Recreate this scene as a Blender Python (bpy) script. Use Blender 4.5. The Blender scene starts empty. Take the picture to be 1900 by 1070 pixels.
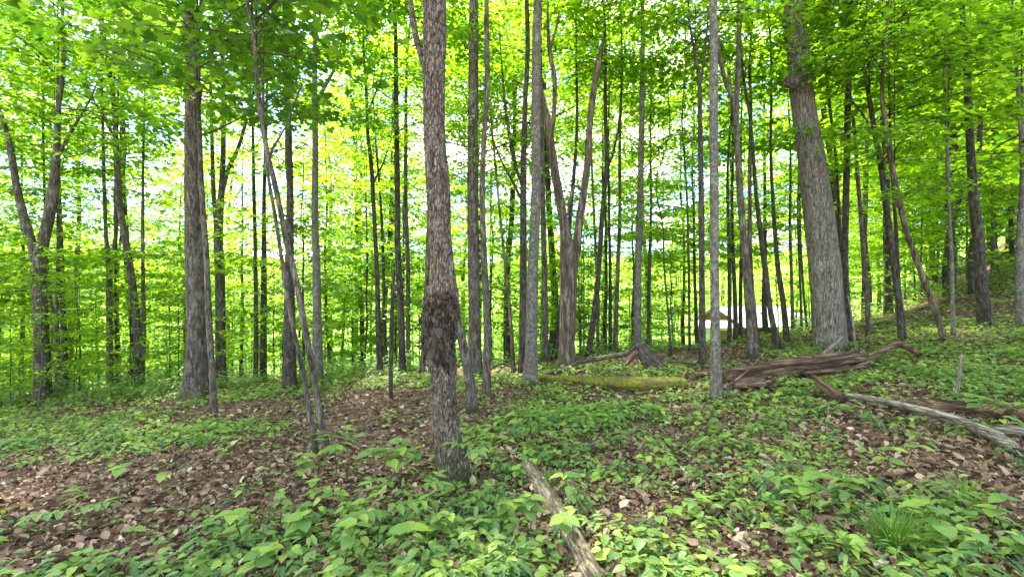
import bpy, math, random
import numpy as np
from mathutils import Vector, Matrix
R = math.radians
scene = bpy.context.scene
rng = np.random.default_rng(7)
random.seed(7)
C = scene.collection

# ------------------------------------------------------------------ camera, world, sun, exposure
CAMZ, F = 1.5, 860.0                      # eye height in metres, focal length in 1900 px wide frame
cd = bpy.data.cameras.new('camera'); cam = bpy.data.objects.new('camera', cd); C.objects.link(cam)
cam.location = (0, 0, CAMZ); cam.rotation_euler = (R(90), 0, 0)
cd.sensor_width = 36; cd.lens = F / 1900 * 36; cd.clip_start = 0.05; cd.clip_end = 3000
scene.camera = cam
SUN_AZ, SUN_EL = R(-32), R(60)
world = bpy.data.worlds.new('World'); scene.world = world; world.use_nodes = True
nt = world.node_tree; N, L = nt.nodes, nt.links
bg = N['Background']; bg.inputs['Strength'].default_value = 0.13
sky = N.new('ShaderNodeTexSky'); sky.sky_type = 'NISHITA'; sky.sun_disc = False
sky.sun_elevation = SUN_EL; sky.sun_rotation = SUN_AZ; sky.dust_density = 0.2; sky.air_density = 0.6; sky.ozone_density = 6.0
tc = N.new('ShaderNodeTexCoord'); mp = N.new('ShaderNodeMapping'); mp.inputs['Scale'].default_value = (1, 1, 2.2)
ns = N.new('ShaderNodeTexNoise'); ns.inputs['Scale'].default_value = 2.3; ns.inputs['Detail'].default_value = 8
ns.inputs['Roughness'].default_value = 0.62
cr = N.new('ShaderNodeValToRGB'); cr.color_ramp.elements[0].position = 0.47; cr.color_ramp.elements[1].position = 0.61
mx = N.new('ShaderNodeMix'); mx.data_type = 'RGBA'; mx.inputs[7].default_value = (6.5, 6.35, 6.0, 1)
L.new(tc.outputs['Generated'], mp.inputs[0]); L.new(mp.outputs[0], ns.inputs[0]); L.new(ns.outputs[0], cr.inputs[0])
L.new(cr.outputs[0], mx.inputs[0]); L.new(sky.outputs[0], mx.inputs[6]); L.new(mx.outputs[2], bg.inputs['Color'])
sd = bpy.data.lights.new('sun', 'SUN'); sun = bpy.data.objects.new('sun', sd); C.objects.link(sun)
sd.energy = 5.0; sd.angle = R(5); sd.color = (1.0, 0.95, 0.86)
sv = Vector((math.sin(SUN_AZ) * math.cos(SUN_EL), math.cos(SUN_AZ) * math.cos(SUN_EL), math.sin(SUN_EL)))
sun.rotation_euler = sv.to_track_quat('Z', 'Y').to_euler(); sun.location = sv * 60
scene.view_settings.view_transform = 'Standard'; scene.view_settings.look = 'None'
scene.view_settings.gamma = 1; scene.view_settings.exposure = 3.1
cy = scene.cycles
cy.max_bounces = 6; cy.diffuse_bounces = 4; cy.glossy_bounces = 1; cy.transmission_bounces = 4
cy.use_denoising = True; cy.sample_clamp_indirect = 8; cy.caustics_reflective = False; cy.caustics_refractive = False
cy.use_adaptive_sampling = True; cy.adaptive_threshold = 0.02

# ------------------------------------------------------------------ noise, terrain
_perm = np.random.default_rng(3).random(4096)
def vnoise(p):
    p = np.asarray(p, float); i = np.floor(p).astype(int); f = p - i; f = f * f * (3 - 2 * f)
    out = 0
    for dx in (0, 1):
        for dy in (0, 1):
            for dz in (0, 1):
                h = ((i[..., 0] + dx) * 73856093 ^ (i[..., 1] + dy) * 19349663 ^ (i[..., 2] + dz) * 83492791) % 4096
                w = (f[..., 0] if dx else 1 - f[..., 0]) * (f[..., 1] if dy else 1 - f[..., 1]) * (f[..., 2] if dz else 1 - f[..., 2])
                out = out + w * _perm[h]
    return out * 2 - 1
def fbm(p, o=3):
    p = np.asarray(p, float); a, s = 1.0, 0
    for k in range(o):
        s = s + a * vnoise(p * 2 ** k + 17.3 * k); a *= 0.5
    return s
def sst(a, b, x):
    t = np.clip((x - a) / (b - a), 0, 1); return t * t * (3 - 2 * t)
def ground(X, Y):
    X = np.asarray(X, float); Y = np.asarray(Y, float)
    Yc = np.clip(Y, -20, 40); Xc = np.clip(X, -30, 40)
    z = 0.07 * Xc - 0.03 * Yc
    t = np.maximum(0, Y - 10.5 - 0.15 * np.maximum(X, 0))
    d = t * t / (t + 6) * 0.25; d = 7 * np.tanh(d / 7)
    u = X - 0.75 * Y
    z = z - d * (1 - sst(-4, 6, u))
    r = np.maximum(0, u - 0.3) * sst(8, 14, Y)
    z = z + 9 * np.tanh(r ** 1.3 * 0.14 / 9)
    z = z + 0.10 * np.maximum(0, np.hypot(X, Y) - 95) + .012 * np.clip(X - 4, 0, 9) ** 1.5 * sst(3, 8, Y)
    q = np.stack([X, Y, 0 * X], -1)
    z = z + 0.05 * fbm(q * 0.55, 2) * sst(0.5, 3, np.hypot(X, Y)) + 0.015 * fbm(q * 2.3 + 5, 2)
    return z
def gz(x, y): return float(ground(x, y))
def at(px, py, Y): return Vector(((px - 950) / F * Y, Y, CAMZ + (535 - py) / F * Y))
def hit(px, py, far=16):
    ys = np.linspace(1.2, far, 900); z = CAMZ + (535 - py) / F * ys
    g = ground((px - 950) / F * ys, ys); k = np.argmax(g >= z)
    return float(ys[k]) if (g >= z).any() else far
def gpt(px, py):
    Y = hit(px, py); x = (px - 950) / F * Y; return Vector((x, Y, gz(x, Y)))

# ------------------------------------------------------------------ object helpers
def tag(o, label=None, cat=None, group=None, kind=None):
    if label: o['label'] = label
    if cat: o['category'] = cat
    if group: o['group'] = group
    if kind: o['kind'] = kind
    return o
def empty(name, loc=(0, 0, 0), rz=0.0):
    o = bpy.data.objects.new(name, None); C.objects.link(o); o.empty_display_size = 0.1
    o.location = loc; o.rotation_euler = (0, 0, rz); return o
def link(name, me, parent=None, loc=None):
    o = bpy.data.objects.new(name, me); C.objects.link(o)
    if parent: o.parent = parent
    if loc is not None: o.location = loc
    return o
class MB:
    """collects vertices, triangles/quads and a per-vertex tint"""
    def __init__(s): s.v, s.f3, s.f4, s.t, s.n = [], [], [], [], 0
    def add(s, v, f3=None, f4=None, tint=0.5):
        v = np.asarray(v, float).reshape(-1, 3); s.v.append(v)
        if f3 is not None and len(f3): s.f3.append(np.asarray(f3, int) + s.n)
        if f4 is not None and len(f4): s.f4.append(np.asarray(f4, int) + s.n)
        s.t.append(np.full(len(v), tint) if np.isscalar(tint) else np.asarray(tint, float)); s.n += len(v); return s
    def mesh(s, name, mat, smooth=True):
        me = bpy.data.meshes.new(name); v = np.concatenate(s.v)
        f3 = np.concatenate(s.f3) if s.f3 else np.zeros((0, 3), int)
        f4 = np.concatenate(s.f4) if s.f4 else np.zeros((0, 4), int)
        me.vertices.add(len(v)); me.vertices.foreach_set('co', v.astype(np.float32).ravel())
        lp = np.concatenate([f3.ravel(), f4.ravel()]).astype(np.int32)
        me.loops.add(len(lp)); me.loops.foreach_set('vertex_index', lp)
        st = np.concatenate([np.arange(len(f3)) * 3, len(f3) * 3 + np.arange(len(f4)) * 4]).astype(np.int32)
        me.polygons.add(len(st)); me.polygons.foreach_set('loop_start', st)
        me.polygons.foreach_set('use_smooth', np.full(len(st), smooth))
        a = me.attributes.new('tint', 'FLOAT', 'POINT'); a.data.foreach_set('value', np.concatenate(s.t).astype(np.float32))
        me.update(calc_edges=True); me.materials.append(mat); return me
def catmull(P, step):
    P = np.asarray(P, float)
    if len(P) < 3:
        n = max(2, int(np.linalg.norm(P[1, :3] - P[0, :3]) / step) + 1); t = np.linspace(0, 1, n)[:, None]; return P[0] * (1 - t) + P[1] * t
    Q = np.vstack([2 * P[0] - P[1], P, 2 * P[-1] - P[-2]]); out = []
    for k in range(1, len(Q) - 2):
        n = max(1, int(np.linalg.norm(Q[k + 1, :3] - Q[k, :3]) / step)); t = np.arange(n)[:, None] / n
        a, b, c, d = Q[k - 1], Q[k], Q[k + 1], Q[k + 2]
        out.append(0.5 * (2 * b + (c - a) * t + (2 * a - 5 * b + 4 * c - d) * t ** 2 + (3 * b - a - 3 * c + d) * t ** 3))
    out.append(P[-1:]); return np.vstack(out)
def tube(mb, P, rad, sides=8, disp=None, cap=True, tint=0.5, jag=0.0):
    P = np.asarray(P, float); n = len(P); rad = np.broadcast_to(np.asarray(rad, float), (n,))
    T = np.gradient(P, axis=0); T /= np.linalg.norm(T, axis=1)[:, None] + 1e-9
    u = np.cross(T[0], (0, 1, 0)); 
    if np.linalg.norm(u) < 0.2: u = np.cross(T[0], (1, 0, 0))
    U = np.zeros_like(P)
    for k in range(n):
        u = u - T[k] * (u @ T[k]); u = u / (np.linalg.norm(u) + 1e-9); U[k] = u
    V = np.cross(T, U); th = np.linspace(0, 2 * math.pi, sides, endpoint=False)
    s = np.concatenate([[0], np.cumsum(np.linalg.norm(np.diff(P, axis=0), axis=1))])
    rr = rad[:, None] * np.ones(sides)[None]
    if disp is not None: rr = rr * (1 + disp(th[None, :] + 0 * rr, s[:, None] + 0 * rr, rad[:, None] + 0 * rr))
    v = P[:, None] + rr[..., None] * (np.cos(th)[None, :, None] * U[:, None] + np.sin(th)[None, :, None] * V[:, None])
    if jag:
        jr = np.random.default_rng(int(abs(P[0, 0] * 1000)) + n); k0 = min(3, n - 1)
        j = jr.random(sides) * jag; j = (j + np.roll(j, 1)) / 2
        for k in range(k0): v[n - 1 - k] += T[-1] * (j * (1 - k / k0))[:, None]
    i = np.arange(n - 1)[:, None] * sides; j = np.arange(sides)[None]; jn = (j + 1) % sides
    q = np.stack([i + j, i + jn, i + sides + jn, i + sides + j], -1).reshape(-1, 4)
    v = v.reshape(-1, 3); f3 = []
    if cap:
        c0, c1 = len(v), len(v) + 1
        e1 = P[-1] - T[-1] * (0.5 * rad[-1] if jag else 0)
        v = np.vstack([v, P[:1], e1[None]])
        for k in range(sides):
            f3.append((c0, (k + 1) % sides, k)); b = (n - 1) * sides; f3.append((c1, b + k, b + (k + 1) % sides))
    mb.add(v, f3, q, tint); return mb
def bark_disp(amp, k=7, seed=0.0, flute=0.0):
    def f(th, s, r):
        q = np.stack([np.cos(th) * k / 2 + seed, np.sin(th) * k / 2, s * 1.1 / 0.3], -1)
        a = fbm(q * np.array([1, 1, .35]), 3) * amp
        q2 = np.stack([np.cos(th) * 1.3 + seed * 3, np.sin(th) * 1.3, s * 1.4], -1)
        a = a + 0.07 * vnoise(q2)
        if flute: a = a + flute * np.exp(-s / 0.35) * np.cos(th * 5 + seed)
        return a
    return f

# ------------------------------------------------------------------ materials
def newmat(name):
    m = bpy.data.materials.new(name); m.use_nodes = True; t = m.node_tree
    return m, t, t.nodes, t.links, t.nodes['Principled BSDF']
def ramp(N, pts):
    r = N.new('ShaderNodeValToRGB'); e = r.color_ramp.elements
    while len(e) < len(pts): e.new(0.5)
    for k, (p, c) in enumerate(pts): e[k].position = p; e[k].color = (*c, 1)
    return r
def tex(N, L, kind, scale, stretch=(1, 1, 1), detail=4, rough=0.6, dist=0.0, src=None):
    tcn = N.new('ShaderNodeTexCoord'); mpn = N.new('ShaderNodeMapping'); mpn.inputs['Scale'].default_value = stretch
    L.new(tcn.outputs['Object'], mpn.inputs[0])
    t = N.new('ShaderNodeTexNoise' if kind == 'noise' else 'ShaderNodeTexVoronoi'); t.inputs['Scale'].default_value = scale
    if kind == 'noise':
        t.inputs['Detail'].default_value = detail; t.inputs['Roughness'].default_value = rough; t.inputs['Distortion'].default_value = dist
    L.new(mpn.outputs[0], t.inputs['Vector']); return t, tcn
def mixc(N, L, fac, a, b, mode='MIX'):
    m = N.new('ShaderNodeMix'); m.data_type = 'RGBA'; m.blend_type = mode
    for sock, val in ((0, fac), (6, a), (7, b)):
        if isinstance(val, (int, float)): m.inputs[sock].default_value = val
        elif isinstance(val, tuple): m.inputs[sock].default_value = (*val, 1)
        else: L.new(val, m.inputs[sock])
    return m.outputs[2]
BK = (.69, .67, .60)      # overall tone of the wood
def bark(name, dark, mid, light, scale=14, stretch=0.22, lichen=None, lich_amt=0.5, spots=None, bump=0.6, moss=0.0, dist=0.010, plates=0.6):
    dark, mid, light = (tuple(a * b for a, b in zip(c, BK)) for c in (dark, mid, light))
    if lichen: lichen = tuple(a * b for a, b in zip(lichen, BK))
    m, t, N, L, B = newmat(name)
    n1, tcn = tex(N, L, 'noise', scale, (1, 1, stretch), 6, 0.65, 0.6)
    n2, _ = tex(N, L, 'voronoi', scale * 1.6, (1, 1, stretch * 0.8)); n2.feature = 'DISTANCE_TO_EDGE'
    r = ramp(N, [(0.33, dark), (0.5, mid), (0.68, light)]); L.new(n1.outputs[0], r.inputs[0])
    rv = ramp(N, [(0.0, (0.15, 0.14, 0.13)), (0.13, (1, 1, 1))]); L.new(n2.outputs['Distance'], rv.inputs[0])
    col = mixc(N, L, plates, r.outputs[0], rv.outputs[0], 'MULTIPLY')
    if lichen:
        n3, _ = tex(N, L, 'noise', 4.5, (1, 1, 0.6), 5, 0.7); r3 = ramp(N, [(lich_amt - 0.04, (0, 0, 0)), (lich_amt + 0.07, (1, 1, 1))])
        L.new(n3.outputs[0], r3.inputs[0]); col = mixc(N, L, r3.outputs[0], col, mixc(N, L, 0.35, lichen, col))
    if spots:
        n4, _ = tex(N, L, 'noise', 9, (1, 1, 1.6), 5, 0.7); r4 = ramp(N, [(0.54, (0, 0, 0)), (0.60, (1, 1, 1))])
        L.new(n4.outputs[0], r4.inputs[0]); col = mixc(N, L, r4.outputs[0], col, spots)
    if moss:
        sx = N.new('ShaderNodeSeparateXYZ'); L.new(tcn.outputs['Object'], sx.inputs[0])
        mr = N.new('ShaderNodeMapRange'); mr.inputs[1].default_value = 0.0; mr.inputs[2].default_value = moss; mr.inputs[3].default_value = 0.62; mr.inputs[4].default_value = 0.2
        L.new(sx.outputs['Z'], mr.inputs[0]); n5, _ = tex(N, L, 'noise', 9, (1, 1, 1), 5, 0.7)
        ad = N.new('ShaderNodeMath'); ad.operation = 'ADD'; L.new(mr.outputs[0], ad.inputs[0]); L.new(n5.outputs[0], ad.inputs[1])
        r5 = ramp(N, [(0.98, (0, 0, 0)), (1.0, (.8, .8, .8))]); r5.color_ramp.elements[0].position = 0.93; L.new(ad.outputs[0], r5.inputs[0])
        col = mixc(N, L, r5.outputs[0], col, (0.055, 0.07, 0.018))
    L.new(col, B.inputs['Base Color']); B.inputs['Roughness'].default_value = 0.92; B.inputs['Specular IOR Level'].default_value = 0.2
    bp = N.new('ShaderNodeBump'); bp.inputs['Strength'].default_value = bump; bp.inputs['Distance'].default_value = dist
    hh = N.new('ShaderNodeMath'); hh.operation = 'MULTIPLY_ADD'; hh.inputs[1].default_value = 2.0 * plates
    L.new(rv.outputs[0], hh.inputs[0]); L.new(n1.outputs[0], hh.inputs[2]); L.new(hh.outputs[0], bp.inputs['Height'])
    L.new(bp.outputs[0], B.inputs['Normal']); return m
def leafmat(name, a, b, c, trans, tmix=0.5, rough=0.5, spec=0.3):
    m, t, N, L, B = newmat(name); out = N['Material Output']
    at_ = N.new('ShaderNodeAttribute'); at_.attribute_name = 'tint'
    oi = N.new('ShaderNodeObjectInfo'); md = N.new('ShaderNodeMath'); md.operation = 'MULTIPLY_ADD'; md.inputs[1].default_value = 0.3; 
    L.new(oi.outputs['Random'], md.inputs[0]); sb = N.new('ShaderNodeMath'); sb.operation = 'ADD'; sb.inputs[1].default_value = -0.15
    L.new(at_.outputs['Fac'], md.inputs[2]); L.new(md.outputs[0], sb.inputs[0])
    r = ramp(N, [(0.05, a), (0.5, b), (0.95, c)]); L.new(sb.outputs[0], r.inputs[0])
    L.new(r.outputs[0], B.inputs['Base Color']); B.inputs['Roughness'].default_value = rough; B.inputs['Specular IOR Level'].default_value = spec
    tr = N.new('ShaderNodeBsdfTranslucent'); L.new(mixc(N, L, 1.0, r.outputs[0], trans, 'MULTIPLY'), tr.inputs[0])
    ms = N.new('ShaderNodeMixShader'); ms.inputs[0].default_value = tmix
    L.new(B.outputs[0], ms.inputs[1]); L.new(tr.outputs[0], ms.inputs[2]); L.new(ms.outputs[0], out.inputs['Surface']); return m
M = {}
M['bark_main'] = bark('bark_furrowed', (0.05, 0.037, 0.026), (0.20, 0.16, 0.122), (0.46, 0.395, 0.32), 34, 0.35, (0.34, 0.34, 0.27), 0.62, bump=1.0, moss=0.5, dist=0.014)
M['bark_grey'] = bark('bark_grey_brown', (0.045, 0.036, 0.027), (0.14, 0.118, 0.095), (0.32, 0.285, 0.24), 20, 0.25, (0.26, 0.27, 0.2), 0.6, moss=0.4)
M['bark_dark'] = bark('bark_dark_brown', (0.025, 0.021, 0.016), (0.088, 0.076, 0.061), (0.21, 0.185, 0.15), 22, 0.3, (0.2, 0.21, 0.15), 0.62)
M['bark_pale'] = bark('bark_smooth_pale', (0.10, 0.085, 0.065), (0.27, 0.24, 0.195), (0.50, 0.46, 0.39), 24, 0.2, (0.24, 0.23, 0.16), 0.56, bump=0.9, moss=0.25, dist=0.016)
M['bark_spot'] = bark('bark_spotted', (0.09, 0.08, 0.062), (0.22, 0.20, 0.165), (0.42, 0.40, 0.34), 28, 0.6, (0.42, 0.42, 0.36), 0.58, spots=(0.09, 0.08, 0.065), moss=0.2)
M['bark_snag'] = bark('bark_peeling_tan', (0.045, 0.032, 0.022), (0.18, 0.138, 0.10), (0.44, 0.36, 0.27), 18, 0.14, (0.10, 0.075, 0.055), 0.56, bump=0.8)
M['wound'] = bark('wood_scar', (0.024, 0.016, 0.011), (0.085, 0.06, 0.043), (0.24, 0.185, 0.135), 24, 0.45, bump=1.0, dist=0.02)
M['flake'] = bark('bark_flake', (0.05, 0.038, 0.028), (0.17, 0.138, 0.105), (0.42, 0.36, 0.29), 30, 0.3, bump=0.8)
M['log_grey'] = bark('log_weathered', (0.11, 0.088, 0.068), (0.34, 0.295, 0.24), (0.66, 0.60, 0.52), 24, 0.14, (0.10, 0.09, 0.03), 0.6, bump=0.9)
M['log_bark'] = bark('log_barked', (0.08, 0.06, 0.04), (0.30, 0.245, 0.175), (0.66, 0.57, 0.43), 30, 0.22, (0.15, 0.16, 0.03), 0.58, bump=1.0, dist=0.016, plates=0.3)
M['log_rot'] = bark('log_rotten', (0.045, 0.026, 0.017), (0.17, 0.105, 0.07), (0.42, 0.29, 0.20), 18, 0.06, (0.15, 0.13, 0.06), 0.66, bump=1.0, dist=0.02, plates=0.25)
M['log_moss'] = bark('log_mossy', (0.07, 0.07, 0.02), (0.20, 0.22, 0.025), (0.36, 0.37, 0.05), 26, 0.8, (0.15, 0.11, 0.065), 0.50, bump=1.0, dist=0.02, plates=0.0)
M['twig'] = bark('twig_bark', (0.05, 0.04, 0.03), (0.10, 0.08, 0.06), (0.18, 0.15, 0.12), 30, 0.3)
M['leaf_canopy'] = leafmat('leaf_canopy', (0.042, 0.11, 0.011), (0.095, 0.19, 0.014), (0.18, 0.285, 0.02), (3.3, 2.95, 1.0), 0.62)
M['leaf_near'] = leafmat('leaf_near', (0.04, 0.115, 0.012), (0.065, 0.155, 0.014), (0.115, 0.21, 0.018), (2.0, 2.0, 0.8), 0.5)
M['leaf_herb'] = leafmat('leaf_herb', (0.06, 0.14, 0.045), (0.15, 0.26, 0.06), (0.29, 0.40, 0.068), (1.6, 1.7, 0.8), 0.35, 0.45, 0.35)
M['leaf_litter'] = leafmat('leaf_litter', (0.06, 0.037, 0.023), (0.23, 0.15, 0.09), (0.54, 0.42, 0.29), (1.1, 0.9, 0.7), 0.15, 0.8, 0.15)
M['grass'] = leafmat('grass_blade', (0.06, 0.14, 0.02), (0.10, 0.21, 0.02), (0.17, 0.29, 0.03), (1.7, 1.7, 0.7), 0.35)
M['stem'] = bark('green_stem', (0.05, 0.055, 0.02), (0.09, 0.10, 0.03), (0.13, 0.13, 0.05), 40, 0.3, bump=0.2)

def ground_material():
    m, t, N, L, B = newmat('forest_floor')
    v, tcn = tex(N, L, 'voronoi', 16, (1, 1, 1)); v.inputs['Randomness'].default_value = 1
    n, _ = tex(N, L, 'noise', 5, (1, 1, 1), 8, 0.7)
    rc = ramp(N, [(0.0, (0.045, 0.026, 0.017)), (0.35, (0.10, 0.062, 0.040)), (0.7, (0.17, 0.11, 0.07)), (1.0, (0.27, 0.19, 0.12))])
    sp = N.new('ShaderNodeSeparateColor'); L.new(v.outputs['Color'], sp.inputs[0]); L.new(sp.outputs[0], rc.inputs[0])
    rn = ramp(N, [(0.3, (0.35, 0.33, 0.3)), (0.65, (1, 1, 1))]); L.new(n.outputs[0], rn.inputs[0])
    col = mixc(N, L, 0.8, rc.outputs[0], rn.outputs[0], 'MULTIPLY')
    ng, _ = tex(N, L, 'noise', 1.1, (1, 1, 1), 8, 0.7)
    g1 = ramp(N, [(0.3, (0.075, 0.15, 0.02)), (0.7, (0.17, 0.28, 0.035))]); n6, _ = tex(N, L, 'noise', 30, (1, 1, 1), 4, 0.7); L.new(n6.outputs[0], g1.inputs[0])
    sx = N.new('ShaderNodeSeparateXYZ'); L.new(tcn.outputs['Object'], sx.inputs[0])
    # grass takes over on the open slope behind the knoll
    mm = N.new('ShaderNodeMath'); mm.operation = 'MULTIPLY_ADD'; mm.inputs[1].default_value = -0.72
    L.new(sx.outputs['X'], mm.inputs[0]); L.new(sx.outputs['Y'], mm.inputs[2])
    mr = N.new('ShaderNodeMapRange'); mr.inputs[1].default_value = 8; mr.inputs[2].default_value = 14; L.new(mm.outputs[0], mr.inputs[0])
    my = N.new('ShaderNodeMapRange'); my.inputs[1].default_value = 13; my.inputs[2].default_value = 19; L.new(sx.outputs['Y'], my.inputs[0])
    mu = N.new('ShaderNodeMath'); mu.operation = 'MULTIPLY'; L.new(mr.outputs[0], mu.inputs[0]); L.new(my.outputs[0], mu.inputs[1])
    col = mixc(N, L, mu.outputs[0], col, g1.outputs[0])
    L.new(col, B.inputs['Base Color']); B.inputs['Roughness'].default_value = 0.95; B.inputs['Specular IOR Level'].default_value = 0.15
    bp = N.new('ShaderNodeBump'); bp.inputs['Strength'].default_value = 0.8; bp.inputs['Distance'].default_value = 0.03
    L.new(v.outputs['Distance'], bp.inputs['Height']); L.new(bp.outputs[0], B.inputs['Normal']); return m
M['ground'] = ground_material()

# ------------------------------------------------------------------ ground sheet
gx = np.sinh(np.linspace(-1, 1, 420) * 5.2) / math.sinh(5.2) * 420
gy = 5 + np.sinh(np.linspace(-0.62, 1, 420) * 5.2) / math.sinh(5.2) * 460
GX, GY = np.meshgrid(gx, gy); GZ = ground(GX, GY)
nx, ny = len(gx), len(gy); ii = np.arange(ny - 1)[:, None] * nx; jj = np.arange(nx - 1)[None]
mb = MB(); mb.add(np.stack([GX, GY, GZ], -1).reshape(-1, 3), None, np.stack([ii + jj, ii + jj + 1, ii + nx + jj + 1, ii + nx + jj], -1).reshape(-1, 4))
tag(link('ground', mb.mesh('ground', M['ground'])), kind='structure')

# ------------------------------------------------------------------ leaves
def leaf_simple():
    return np.array([(0, 0, 0), (-.40, .45, .08), (0, 1, -.08), (.40, .45, .08)]), np.array([(0, 2, 1), (0, 3, 2)])
def leaf_maple():
    p = [(0, 0), (.18, .06), (.42, .02), (.36, .26), (.56, .44), (.34, .5), (.24, .62), (.16, .7), (0, 1.0)]
    pts = p + [(-x, y) for x, y in p[1:-1]][::-1]
    v = np.array([(x, y, .14 * abs(x) - .12 * y * y) for x, y in pts] + [(0, .36, -.02)]); n = len(pts)
    return v, np.array([(n, k, (k + 1) % n) for k in range(n)])
def leaf_ovate(w=.33, droop=.22, fold=.10, rows=(.0, .08, .24, .44, .64, .82, .94, 1.0), prof=(0, .52, .92, 1.0, .85, .52, .2, 0), rel=0.0):
    v, f = [], []
    for k, (y, q) in enumerate(zip(rows, prof)):
        z = -droop * y * y
        v.append((0, y, z))
        if 0 < q:
            wig = rel * (1 if k % 2 else -1)
            v.append((-w * q, y - .05, z + fold * q + wig)); v.append((w * q, y - .05, z + fold * q + wig))
    idx = [0]; 
    for q in prof[1:]: idx.append(idx[-1] + (1 if len(idx) == 1 else 3))
    for k in range(len(prof) - 1):
        a, b = idx[k], idx[k + 1]
        la, ra = (a + 1, a + 2) if prof[k] > 0 else (a, a)
        lb, rb = (b + 1, b + 2) if prof[k + 1] > 0 else (b, b)
        for tri in ((a, b, lb), (a, lb, la), (a, rb, b), (a, ra, rb)):
            if len(set(tri)) == 3: f.append(tri)
    return np.array(v, float), np.array(f)
def frames(az, pitch, roll):
    """columns: right, forward, up of each leaf"""
    ca, sa, cp, sp, cr_, sr = np.cos(az), np.sin(az), np.cos(pitch), np.sin(pitch), np.cos(roll), np.sin(roll)
    fw = np.stack([ca * cp, sa * cp, sp], -1); rt = np.stack([sa, -ca, 0 * az], -1); up = np.cross(rt, fw)
    r2 = rt * cr_[:, None] + up * sr[:, None]; u2 = up * cr_[:, None] - rt * sr[:, None]
    return np.stack([r2, fw, u2], -1)
def scatter(mb, tpl, pos, Rm, size, tint):
    v, f = tpl; n = len(pos)
    V = np.einsum('nij,kj->nki', Rm, v) * size[:, None, None] + pos[:, None]
    Fx = (f[None] + (np.arange(n) * len(v))[:, None, None]).reshape(-1, 3)
    mb.add(V.reshape(-1, 3), Fx, None, np.repeat(tint, len(v)))
T_SIMPLE, T_MAPLE, T_OV = leaf_simple(), leaf_maple(), leaf_ovate()

def make_crown(seed, H, n, length, pitch, droop, size, per_m, tpl, flat=0.05, lat=0.13, base_r=0.03, sub=1.0, tmid=0.5, zdens=None, tilt=0.38):
    """branches and leaves round a vertical axis of height H; length, pitch: functions of h/H"""
    g = np.random.default_rng(seed); bm_, lm = MB(), MB(); pos, az = [], []
    for i in range(n):
        q = (i + g.random()) / n; h = q * H; a = i * 2.4 + g.normal(0, .35); Lb = length(q) * g.uniform(.65, 1.25)
        pi_ = pitch(q) + g.normal(0, .12); k = 7; p = np.array([0, 0, h]); pts = [p]; st = Lb / (k - 1); aa = a
        for s in range(k - 1):
            d = np.array([math.cos(aa) * math.cos(pi_), math.sin(aa) * math.cos(pi_), math.sin(pi_)]); p = p + d * st; pts.append(p)
            pi_ -= droop / (k - 1); aa += g.normal(0, .16)
        pts = np.array(pts); r0 = base_r * (0.4 + 0.6 * Lb / max(length(.3), .1))
        tube(bm_, pts, np.linspace(r0, r0 * .15, k), 5, None, False)
        ns_ = max(3, int(Lb * 3.6 * sub))
        for s in range(ns_):
            t = 0.22 + 0.78 * (s + g.random() * .6) / ns_; f = min(t, .999) * (k - 1); i0 = int(f); b = pts[i0] + (pts[i0 + 1] - pts[i0]) * (f - i0)
            side = 1 if s % 2 else -1; sa = a + side * g.uniform(.6, 1.15) + (0 if t < .9 else -side * .7); sl = Lb * g.uniform(.25, .5) * (1.15 - .7 * t) + .15
            up = g.normal(.05, .16); e = b + sl * np.array([math.cos(sa) * math.cos(up), math.sin(sa) * math.cos(up), math.sin(up)])
            m_ = (b + e) / 2 + g.normal(0, .04, 3)
            tube(bm_, np.array([b, m_, e]), [r0 * .3, r0 * .2, r0 * .08], 3, None, False)
            nl = max(3, int(sl * per_m)); tt = g.uniform(.12, 1.08, nl)[:, None]
            c = np.where(tt < .5, b + (m_ - b) * tt * 2, m_ + (e - m_) * (tt * 2 - 1))
            sd_ = g.normal(0, lat, nl); nrm = np.array([-math.sin(sa), math.cos(sa), 0])
            pos.append(c + nrm * sd_[:, None] + np.array([0, 0, 1]) * (g.normal(0, flat, nl) - .1 * np.abs(sd_))[:, None])
            az.append(sa + np.sign(sd_) * g.uniform(.2, 1.3, nl))
    tube(bm_, np.array([(0, 0, -.1), (0, 0, H)]), [.012, .006], 4)      # added axis tube, unseen inside the trunk, joining the boughs
    pos = np.concatenate(pos); az = np.concatenate(az); nL = len(pos)
    Rm = frames(az, g.normal(-.22, tilt, nL), g.normal(0, tilt, nL))
    scatter(lm, tpl, pos, Rm, size * g.uniform(.6, 1.25, nL), np.clip(g.normal(tmid, .28, nL), 0, 1))
    return bm_.mesh('branches', M['twig']), lm
CROWN = {}
def reg(key, *a, mat='leaf_canopy', **k):
    b, l = make_crown(*a, **k); CROWN[key] = (b, l.mesh('crown', M[mat]))
for s in range(6):      # high forest crowns
    reg(('high', s), 100 + s, 8.0, 28, lambda q: 3.4 * (math.sin(math.pi * min(1, .18 + q * .82)) * .8 + .25), lambda q: .25 + .7 * q, .25, .14, 30, T_SIMPLE, flat=.12, lat=.2, base_r=.035, sub=.85)
for s in range(6):      # airy layered crowns of pole-stage trees
    reg(('mid', s), 200 + s, 6.5, 24, lambda q: 2.5 * (1 - q * .7), lambda q: .15 + .55 * q, .3, .135, 38, T_SIMPLE, flat=.035, lat=.2, base_r=.014, tilt=.3)
for s in range(7):      # saplings: flat leaf layers
    reg(('sap', s), 300 + s, 3.8, 18, lambda q: 1.6 * (1 - q * .72), lambda q: .12 + .5 * q, .22, .12, 42, T_SIMPLE, flat=.025, lat=.17, base_r=.008, tilt=.3)
for s in range(3):      # near saplings, lobed leaves
    reg(('near', s), 400 + s, 3.6, 20, lambda q: 1.9 * (1 - q * .6), lambda q: .12 + .4 * q, .3, .14, 22, T_MAPLE, flat=.05, lat=.18, base_r=.012, mat='leaf_near', sub=.9)
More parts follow.
